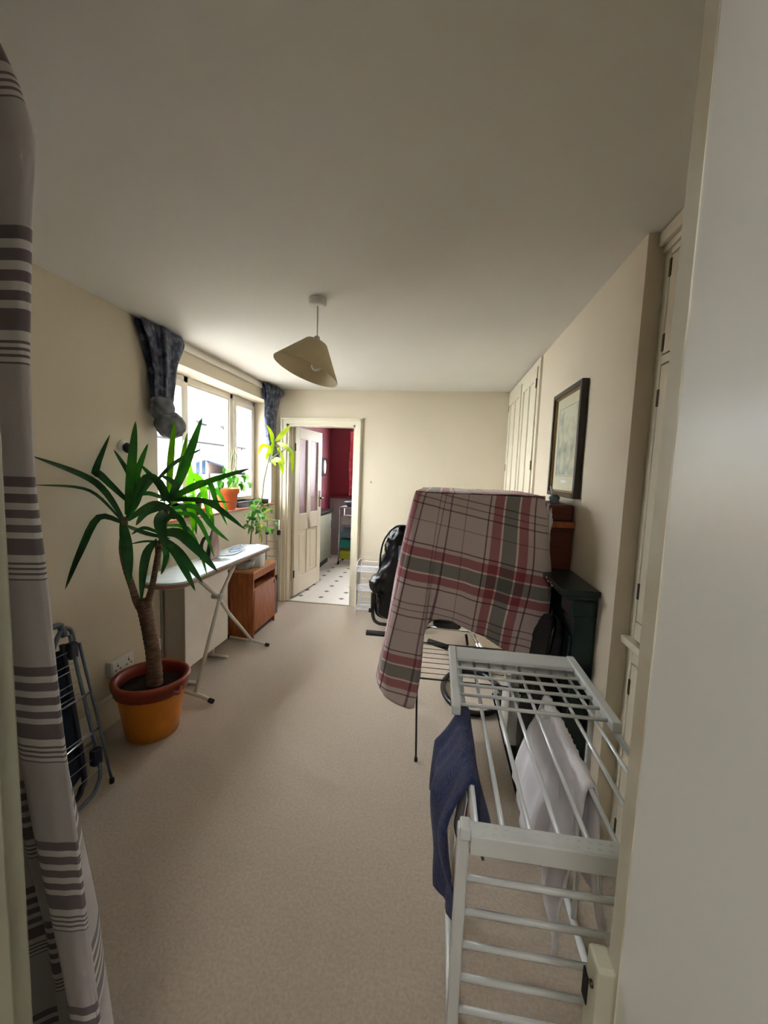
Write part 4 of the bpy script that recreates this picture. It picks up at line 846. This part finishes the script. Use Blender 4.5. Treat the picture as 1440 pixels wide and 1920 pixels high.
def st(u):
    q = u*UT
    for i in range(len(ST)-1):
        if q <= us[i+1]+1e-9:
            t_ = (q-us[i])/(us[i+1]-us[i]); return [ST[i][k]*(1-t_)+ST[i+1][k]*t_ for k in range(5)]
    return list(ST[-1])
def clothf(u, v):
    tx, ty, bx_, by_, bz = st(u); z = Z0+(bz-Z0)*v; e = v**.8
    x = tx+(bx_-tx)*e; y = ty+(by_-ty)*e
    if tx > .5 and ty > 2.1: x += .012*math.sin(v*9)*math.exp(-((v-.35)/.3)**2)
    if x > .2: x += .04*math.sin(v*PI)**2*max(0, (tx-.2)/.32)
    wv = .035*v
    y += wv*noise.noise(Vector((tx*9, z*1.8, ty*3)))+.012*noise.noise(Vector((tx*22, z*5, ty*3)))*v; x += .5*wv*noise.noise(Vector((ty*8, z*3, 11+tx*4)))
    return Vector((x, y, z))
def clothuv(u, v):
    tx, ty, bx_, by_, bz = st(u); d = (Z0-bz)*v
    q = u*UT-us[6]; return (q*.8455-.278+.0445*d, (d-.19*q-.29)*.835)
bm = bmesh.new(); grid(bm, clothf, 150, 70, clothuv)
uvl = bm.loops.layers.uv.verify()
def topf(u, v):
    p = Vector((-.118+.63*u, 2.062, 0)).lerp(Vector((-.10+.60*u, 2.74, 0)), v); return Vector((p.x, p.y, Z0+.004+.006*noise.noise(Vector((p.x*12, p.y*9, 2)))))
grid(bm, topf, 20, 24, lambda u, v: (u*.55, v*.55))
def backf(u, v):
    return Vector((-.10+.60*u+.02*math.sin(v*5)*v, 2.74+.04*v+.02*math.sin(u*14)*v, Z0-.75*v))
grid(bm, backf, 30, 20, lambda u, v: (u*.55, -v*.65))
bmesh.ops.remove_doubles(bm, verts=bm.verts, dist=.002)
tc_ = mesh('tartan_cloth', bm, 'tartan', None, solid=.004, fix=False); tag(tc_, 'large pink, grey and maroon tartan cloth draped over the tall airer', 'cloth')
# crumpled cream sheet showing at the cloth's right shoulder
bm = bmesh.new(); bmesh.ops.create_icosphere(bm, subdivisions=5, radius=1)
for v in bm.verts:
    n1 = noise.noise(v.co*2.4+Vector((3, 1, 0))); n2 = noise.noise(v.co*6); v.co = Vector((.555+.012*v.co.z+v.co.x*.024*(1+.7*n1), 2.20+v.co.y*.07*(1+.2*n1), 1.275+v.co.z*.12*(1+.35*n1+.2*n2)))
for f in bm.faces: f.smooth = True
tag(mesh('bunched_sheet', bm, 'white_cloth', None), 'bunched cream sheet bulging between tartan cloth and wooden box', 'sheet')

# ================================================================== FIREPLACE
fp = thing('fireplace_surround', 'dark green painted fireplace surround with mantel shelf on the right wall', 'fireplace', (.6, 2.4, 0))
FXF = .60
B('mantel_shelf', 'green', fp, ((.53, 1.765, 1.052), (XR, 2.90, 1.078)), bev=.004); B('bed_moulding', 'green', fp, ((.565, 1.785, 1.03), (XR, 2.88, 1.052)), bev=.006)
for y in (1.79, 2.74):
    p = B('pilaster', 'green', fp, ((FXF, y, 0), (XR, y+.13, 1.03)), bev=.004); B('pilaster_panel', 'green', p, ((FXF-.008, y+.025, .18), (FXF, y+.105, .86)), bev=.004)
    B('pilaster_base', 'green', p, ((FXF-.018, y-.008, 0), (XR, y+.138, .13)), bev=.004); B('capital', 'green', p, ((FXF-.02, y-.006, .955), (XR, y+.136, 1.03)), bev=.006)
B('frieze', 'green', fp, ((FXF+.012, 1.92, .86), (XR, 2.74, 1.03)), bev=.003)
B('fireback', 'soot', fp, ((.95, 1.80, 0), (.998, 2.86, 1.02)), ((.69, 1.801, 0), (.95, 1.83, 1.02)), ((.69, 2.83, 0), (.95, 2.859, 1.02)), ((.69, 1.83, .985), (.95, 2.83, 1.019)))
B('hearth', 'soot', fp, ((.44, 1.82, 0), (.95, 2.84, .012)))
for (x, y, z, sx_) in ((.531, 2.0, 1.07, .012), (.529, 1.97, 1.06, .009), (.531, 1.93, 1.065, .007), (.5285, 1.90, 1.058, .01)):
    B('paint_chip', 'paper', fp, ((x-.0025, y, z-.004), (x+.002, y+sx_, z+.003)))
# box on mantel
bx_ = thing('wooden_box', 'reddish brown wooden box with a lighter lid on the mantel shelf', 'box', (.62, 2.3, 1.078))
B('body', 'mahog', bx_, ((.555, 2.16, 1.078), (.682, 2.56, 1.29)), bev=.003); B('lid', 'wood', bx_, ((.55, 2.15, 1.292), (.686, 2.57, 1.325)), bev=.004); B('upper_lid', 'mahog', bx_, ((.56, 2.17, 1.325), (.683, 2.55, 1.41)), bev=.01)
og = thing('ornament', 'small grey carved ornament with a pale tip on top of the wooden box', 'ornament', (.60, 2.25, 1.41))
LT('body', 'airerblue', og, [(.001, 0), (.03, 0), (.032, .008), (.022, .018), (.028, .032), (.02, .045), (.001, .05)], (.60, 2.24, 1.41), 20); LT('tip', 'paper', og, [(.001, 0), (.012, 0), (.004, .05), (.001, .055)], (.60, 2.24, 1.455), 12, Matrix.Rotation(-.5, 4, 'Y'))
# picture
pc_ = thing('framed_print', 'dark framed green-grey landscape engraving hung on the chimney breast', 'picture', (XR, 2.35, 1.45))
PY0, PY1, PZ0, PZ1 = 2.12, 2.62, 1.445, 2.03
B('frame', 'frame', pc_, ((XR-.036, PY0, PZ0), (XR-.002, PY0+.026, PZ1)), ((XR-.036, PY1-.026, PZ0), (XR-.002, PY1, PZ1)), ((XR-.036, PY0+.026, PZ0), (XR-.002, PY1-.026, PZ0+.026)), ((XR-.036, PY0+.026, PZ1-.026), (XR-.002, PY1-.026, PZ1)), bev=.004)
B('gilt_slip', 'gilt', pc_, ((XR-.026, PY0+.026, PZ0+.026), (XR-.012, PY0+.034, PZ1-.026)), ((XR-.026, PY1-.034, PZ0+.026), (XR-.012, PY1-.026, PZ1-.026)), ((XR-.026, PY0+.034, PZ0+.026), (XR-.012, PY1-.034, PZ0+.034)), ((XR-.026, PY0+.034, PZ1-.034), (XR-.012, PY1-.034, PZ1-.026)))
B('mount', 'mount', pc_, ((XR-.013, PY0+.03, PZ0+.03), (XR-.010, PY1-.03, PZ1-.03)))
B('print', 'print', pc_, ((XR-.0145, PY0+.085, PZ0+.12), (XR-.0128, PY1-.085, PZ1-.10))); B('print_border', 'greyp', pc_, *[((XR-.0138, a, b_), (XR-.0129, c_, d_)) for a, b_, c_, d_ in ((PY0+.076, PZ0+.111, PY1-.076, PZ0+.114), (PY0+.076, PZ1-.094, PY1-.076, PZ1-.091), (PY0+.076, PZ0+.111, PY0+.079, PZ1-.091), (PY1-.079, PZ0+.111, PY1-.076, PZ1-.091))])
B('title_label', 'paper', pc_, ((XR-.014, 2.33, PZ0+.075), (XR-.0128, 2.42, PZ0+.09)))
# rucksack in the fireplace
rk = thing('rucksack', 'charcoal rucksack slumped upright in front of the fireplace opening', 'bag', (.56, 2.07, 0))
def blob(name, mt, par, secs, seg=40, wr=.06, seed=0, sq_=.75):
    P = smooth_path([Vector(s[:3]) for s in secs], 7); Q = smooth_path([Vector((s[3], s[4], 0)) for s in secs], 7); bm = bmesh.new(); rings = []
    for p, q in zip(P, Q):
        ring = []
        for k in range(seg):
            a = 2*PI*k/seg; c, s = math.cos(a), math.sin(a); c = math.copysign(abs(c)**sq_, c); s = math.copysign(abs(s)**sq_, s)
            n_ = 1+wr*noise.noise(Vector((c*2.2, s*2.2, p.z*14+seed)))+wr*.9*abs(noise.noise(Vector((c*5, s*5, p.z*30+seed))))
            ring.append(bm.verts.new((p.x+q.x*c*n_, p.y+q.y*s*n_, p.z)))
        rings.append(ring)
    for a_, b_ in zip(rings, rings[1:]):
        for k in range(seg): f = bm.faces.new((a_[k], a_[(k+1) % seg], b_[(k+1) % seg], b_[k])); f.smooth = True
    bm.faces.new(rings[0][::-1]); bm.faces.new(rings[-1]); return mesh(name, bm, mt, par)
blob('body', 'backpack', rk, [(.56, 2.08, .013, .07, .11), (.56, 2.08, .10, .085, .13), (.555, 2.07, .40, .078, .125), (.56, 2.06, .68, .065, .11), (.57, 2.05, .80, .055, .09), (.58, 2.05, .855, .035, .06), (.585, 2.05, .87, .01, .02)], 36, .10, 4)
blob('front_pocket', 'backpack', rk, [(.492, 2.02, .12, .02, .06), (.485, 2.02, .18, .03, .08), (.487, 2.02, .38, .03, .08), (.495, 2.02, .44, .015, .05)], 28, .08, 7)
T('strap', 'bag', rk, [(.585, 2.04, .86), (.56, 1.94, .84), (.53, 1.925, .6), (.55, 1.93, .3)], .012, 8, sm=6); T('grab_handle', 'bag', rk, [(.57, 2.02, .865), (.575, 2.03, .90), (.585, 2.06, .90), (.59, 2.08, .865)], .006, 8, sm=5)
cbg = thing('paper_carrier', 'stiff white paper carrier standing between airer and fireplace', 'bag', (.50, 2.38, 0))
bm = bmesh.new(); V_ = [bm.verts.new(p) for p in ((.445, 2.28, .013), (.515, 2.28, .013), (.515, 2.50, .013), (.445, 2.50, .013), (.455, 2.27, .56), (.528, 2.30, .565), (.520, 2.50, .57), (.455, 2.49, .57))]
for q in ((0, 3, 2, 1), (0, 1, 5, 4), (1, 2, 6, 5), (2, 3, 7, 6), (3, 0, 4, 7)): bm.faces.new([V_[i] for i in q])
mesh('body', bm, 'paper', cbg, solid=.002); T('handle', 'bag', cbg, [(.46, 2.30, .56), (.455, 2.29, .50), (.452, 2.285, .46)], .006, 6)

# ================================================================== EXERCISE MACHINE ON THE FLOOR
ex = thing('exercise_machine', 'folded exercise machine with black foam bars and round base behind the airer', 'exercise machine', (.2, 3.1, 0))
ring_pts = [(.30+.205*math.cos(2*PI*k/48), 2.83+.29*math.sin(2*PI*k/48), .022) for k in range(48)]
T('base_ring', 'black', ex, ring_pts, .019, 12, closed=True)
T('slide_tube', 'chrome', ex, [(.34, 3.62, .14), (.385, 3.25, .14)], .011, 10); T('slide_tube', 'chrome', ex, [(.365, 3.63, .14), (.41, 3.26, .14)], .011, 10); T('cross_tube', 'steel', ex, [(-.02, 3.66, .14), (.37, 3.64, .14)], .013, 10)
B('carriage', 'black', ex, ((.33, 3.10, .06), (.52, 3.26, .16)), bev=.02); B('seat_block', 'black', ex, ((.0, 3.62, .15), (.26, 3.78, .23)), bev=.03)
T('pivot_post', 'black', ex, [(.42, 3.10, .03), (.42, 3.18, .10)], .025, 12); T('arm', 'black', ex, [(.28, 3.12, .03), (.42, 3.20, .09), (.50, 3.36, .03)], .012, 8)
T('foam_grip', 'rubber', ex, [(-.59, 3.50, .10), (-.20, 3.50, .10)], .024, 14); T('arm', 'steel', ex, [(-.24, 3.50, .10), (-.02, 3.66, .14)], .010, 8); T('foam_grip', 'rubber', ex, [(-.03, 3.43, .10), (.13, 3.34, .10)], .024, 14); T('stand_leg', 'black', ex, [(-.10, 3.60, .10), (-.10, 3.66, .012)], .012, 8); T('stand_leg', 'black', ex, [(.30, 3.6, .12), (.32, 3.64, .012)], .012, 8); T('stand_leg', 'black', ex, [(-.3, 3.5, .09), (-.3, 3.5, .012)], .012, 8)

# ================================================================== WHITE WIRE RACK, BLACK BAG ON TROLLEY
wr_ = thing('wire_shoe_rack', 'white wire tiered rack standing against the far wall beside the doorway', 'rack', (-.6, 4.27, 0))
for x in (-.825, -.38):
    fr = T('end_frame', 'whitewire', wr_, [(x, 4.15, .01), (x, 4.15, .50), (x, 4.17, .56), (x, 4.22, .585), (x, 4.34, .585), (x, 4.40, .56), (x, 4.42, .50), (x, 4.42, .01)], .006, 8, sm=4)
    for z in (.08, .29, .49): T('stay', 'whitewire', fr, [(x, 4.15, z), (x, 4.42, z)], .004, 6)
for z in (.08, .29, .49):
    for y in (4.15, 4.42):
        for dz in (0, .055): T('rail', 'whitewire', wr_, [(-.825, y, z+dz), (-.38, y, z+dz)], .005, 6)
    for k in range(1, 6): T('shelf_wire', 'whitewire', wr_, [(-.825, 4.15+k*.045, z), (-.38, 4.15+k*.045, z)], .0032, 6)
tl = thing('folding_trolley', 'black tubular folding trolley carrying the black bag', 'trolley', (-.3, 3.9, 0))
T('base_tube', 'black', tl, [(-.60, 3.86, .36), (-.60, 3.87, .20), (-.585, 3.87, .10), (-.54, 3.86, .06), (-.45, 3.86, .05), (-.10, 3.86, .05)], .017, 10, sm=5)
T('base_tube', 'black', tl, [(-.60, 4.06, .36), (-.60, 4.06, .20), (-.585, 4.06, .10), (-.54, 4.06, .06), (-.45, 4.06, .05), (-.10, 4.06, .05)], .017, 10, sm=5)
T('upright', 'black', tl, [(-.12, 3.86, .05), (-.12, 3.9, .9)], .014, 10); T('upright', 'black', tl, [(-.12, 4.06, .05), (-.12, 4.02, .9)], .014, 10); T('grip_bar', 'black', tl, [(-.12, 3.90, .9), (-.12, 4.02, .9)], .016, 10)
B('hook', 'black', tl, ((-.635, 3.85, .16), (-.59, 3.885, .20)), bev=.006)
for y in (3.84, 4.08): T('wheel', 'rubber', tl, [(-.12, y-.012, .055), (-.12, y+.012, .055)], .054, 20)
bg_ = thing('black_bag', 'shiny black nylon bag slumped on the folding trolley by the far wall', 'bag', (-.4, 3.95, .08))
blob('body', 'bag', bg_, [(-.33, 3.96, .085, .15, .07), (-.36, 3.96, .14, .19, .08), (-.40, 3.96, .28, .16, .085), (-.42, 3.96, .42, .17, .085), (-.39, 3.96, .56, .17, .08), (-.36, 3.96, .72, .155, .075), (-.35, 3.96, .86, .135, .07), (-.345, 3.96, .96, .11, .06), (-.34, 3.96, 1.02, .07, .045), (-.335, 3.96, 1.035, .02, .015)], 56, .2, 3, .9)
blob('end_pocket', 'bag', bg_, [(-.50, 3.90, .34, .03, .03), (-.53, 3.90, .37, .075, .06), (-.545, 3.90, .45, .09, .07), (-.53, 3.90, .52, .075, .06), (-.50, 3.90, .56, .03, .03)], 40, .25, 9, .95)
T('piping', 'bag', bg_, [(-.55, 3.93, .60), (-.54, 3.90, .75), (-.51, 3.88, .88), (-.45, 3.88, .98), (-.38, 3.89, 1.03)], .009, 8, sm=6)
lgo = B('badge', 'airerblue', bg_, ((-.365, 3.872, .70), (-.345, 3.884, .83)), ((-.365, 3.872, .82), (-.29, 3.884, .84)), ((-.32, 3.872, .70), (-.30, 3.884, .80)), bev=.002)

# ================================================================== SMALL BLACK-JOINTED WIRE RACK BY THE DOOR
fr_ = thing('folded_wire_rack', 'folded grey wire rack with black joints leaning in the corner by the door', 'drying rack', (-1.76, 4.2, 0))
for k, (x0, x1) in enumerate(((-1.825, -1.80), (-1.69, -1.66))): T('upright', 'wireg', fr_, [(x0, 4.16, .99), (x1, 4.04, .012)], .007, 8)
T('upright', 'wireg', fr_, [(-1.70, 4.10, .55), (-1.655, 3.99, .012)], .006, 8); T('top_bar', 'wireg', fr_, [(-1.825, 4.16, .985), (-1.69, 4.16, .985)], .007, 8)
for k in range(11): z = .12+k*.08; T('wire', 'wireg', fr_, [(-1.802-.022*(z/.99), 4.04+.12*z/.99, z), (-1.662-.026*(z/.99), 4.04+.12*z/.99, z)], .003, 6)
for x, y, z in ((-1.815, 4.14, .86), (-1.685, 4.14, .86), (-1.69, 4.08, .38), (-1.805, 4.09, .38)): B('joint', 'black', fr_, ((x-.018, y-.02, z-.03), (x+.018, y+.02, z+.03)), bev=.008)
# ================================================================== FOLDED BLUE-GREY AIRER AT THE LEFT
fa = thing('folded_airer', 'slate blue folded airer leaning on the left wall beside the striped curtain', 'drying rack', (-1.6, 1.4, 0))
def ap(s, y): # s: 0 floor .. 1 top of the leaning frame
    return (-1.50-.225*s, y, .02+.69*s)
NY, FY = .99, 1.60
def at2(s, y, off=0): p = ap(s, y+.07*s); return (p[0]+off*.95, p[1], p[2]+off*.3)
T('outer_frame', 'airerblue', fa, [at2(1, NY), at2(.5, NY), at2(.14, NY), at2(.04, NY+.03), at2(0, NY+.10), at2(0, FY-.12), at2(.04, FY-.03), at2(.14, FY), at2(.5, FY), at2(1, FY)], .0085, 10, sm=5)
T('inner_frame', 'navy', fa, [at2(.96, NY+.05, -.02), at2(.2, NY+.05, -.02), at2(.07, NY+.08, -.02), at2(.04, NY+.15, -.02), at2(.04, FY-.16, -.02), at2(.08, FY-.09, -.02), at2(.2, FY-.06, -.02), at2(.96, FY-.03, -.02)], .012, 10, sm=5)
for s in (.12, .2, .28, .36, .62, .66, .70, .78, .82, .90): T('wire', 'wireg', fa, [at2(s, NY), at2(s, FY-.01)], .0022, 6)
for s in (.46, .60): T('cross_bar', 'steel', fa, [at2(s-.16 if s < .5 else s, NY, .02), at2(s-.10 if s < .5 else s, FY+.02, .02)], .0055, 8)
T('leg', 'airerblue', fa, [at2(.93, FY+.02, .02), (-1.60, 1.68, .30), (-1.50, 1.645, .014)], .007, 8, sm=1); LT('rubber_foot', 'rubber', fa, [(.001, 0), (.011, 0), (.011, .022), (.001, .024)], (-1.50, 1.645, 0), 12)
T('leg', 'airerblue', fa, [at2(.93, NY-.02, .02), (-1.60, .99, .30), (-1.50, .97, .014)], .007, 8, sm=1); LT('rubber_foot', 'rubber', fa, [(.001, 0), (.011, 0), (.011, .022), (.001, .024)], (-1.50, .97, 0), 12)
for s in (.20, .90): B('joint', 'navy', fa, tuple(map(lambda q: tuple(q), ((at2(s, FY)[0]-.018, at2(s, FY)[1]-.03, at2(s, FY)[2]-.04), (at2(s, FY)[0]+.018, at2(s, FY)[1]+.015, at2(s, FY)[2]+.04)))), bev=.008)
T('carry_handle', 'airerblue', fa, [at2(1.06, 1.05), at2(1.09, 1.10), at2(1.09, 1.52), at2(1.06, 1.565), at2(1.0, 1.575)], .014, 10, sm=4); T('hook_arm', 'airerblue', fa, [at2(.94, 1.50), at2(1.0, 1.53), at2(1.05, 1.57), at2(1.03, 1.61), at2(.95, 1.615)], .010, 10, sm=4)
bm = bmesh.new()
def tcl(u, v):
    s = .93-.80*v; p = at2(s, 1.12+.46*u-.03*v*u, -.035); return Vector((p[0]+.012*math.sin(u*14+v*3), p[1], p[2]))
grid(bm, tcl, 40, 24); tag(mesh('dark_garment', bm, 'teal_cloth', None, solid=.008), 'dark navy garment hanging inside the folded blue airer', 'garment')

# ================================================================== KITCHEN THINGS
ku = thing('kitchen_unit', 'pale green low kitchen unit with a dark worktop edge beyond the open door', 'kitchen unit', (-1.86, 6.1, 0))
B('carcass', 'kitcab', ku, ((-1.968, 5.3, .10), (-1.79, 6.62, .86)), bev=.003)
for y in (5.32, 5.97): d = B('door', 'kitcab', ku, ((-1.79, y, .12), (-1.772, y+.635, .84)), bev=.003); T('handle', 'steel', d, [(-1.772, y+.55, .72), (-1.755, y+.55, .72), (-1.755, y+.55, .60), (-1.772, y+.55, .60)], .005, 6)
B('plinth', 'black', ku, ((-1.96, 5.32, 0), (-1.82, 6.60, .10))); tag(B('worktop', 'worktop', None, ((-1.969, 5.28, .862), (-1.74, 6.64, .90)), bev=.003), 'dark kitchen worktop on the pale green unit', 'worktop')
mi = thing('oval_picture', 'small dark framed oval picture on the red kitchen wall', 'picture', (-1.97, 6.75, 1.45))
B('frame', 'frame', mi, ((-1.97, 6.64, 1.44), (-1.955, 6.92, 1.75)), bev=.004); LT('oval_glass', 'paper', mi, [(.001, 0), (.09, 0), (.09, .004), (.001, .005)], (-1.956, 6.78, 1.595), 32, Matrix.Rotation(PI/2, 4, 'Y') @ Matrix.Diagonal((1.3, .85, 1, 1)))
tr_ = thing('drawer_trolley', 'narrow kitchen trolley with teal and lime plastic drawers', 'trolley', (-1.45, 6.6, 0))
for x in (-1.60, -1.28):
    for y in (6.46, 6.78):
        lg = T('post', 'steel', tr_, [(x, y, .05), (x, y, .93)], .010, 8); T('castor', 'rubber', lg, [(x-.012, y, .025), (x+.012, y, .025)], .025, 12)
B('top_shelf', 'greyp', tr_, ((-1.61, 6.45, .93), (-1.27, 6.79, .95)), bev=.004)
for z, mt_ in ((.66, 'greyp'), (.45, 'airerblue'), (.28, 'teal'), (.09, 'lime')):
    d = B('drawer', mt_, tr_, ((-1.585, 6.47, z), (-1.295, 6.77, z+.14)), bev=.012); B('drawer_pull', mt_, d, ((-1.50, 6.455, z+.10), (-1.38, 6.475, z+.12)), bev=.004)
tag(LT('mixing_bowl', 'airerblue', None, [(.001, 0), (.05, 0), (.10, .08), (.105, .085), (.095, .08), (.045, .008), (.001, .008)], (-1.45, 6.60, .951), 30), 'grey-blue bowl on top of the kitchen trolley', 'bowl')

# origins of one-mesh things at their base
for o in list(C.objects):
    if o.type == 'MESH' and not o.parent and not o.children and not o.get('kind') and o.name.split('.')[0] not in ('door_curtain',):
        co = [v.co for v in o.data.vertices]; c = Vector(((min(v.x for v in co)+max(v.x for v in co))/2, (min(v.y for v in co)+max(v.y for v in co))/2, min(v.z for v in co)))
        o.data.transform(Matrix.Translation(-c)); o.location = c
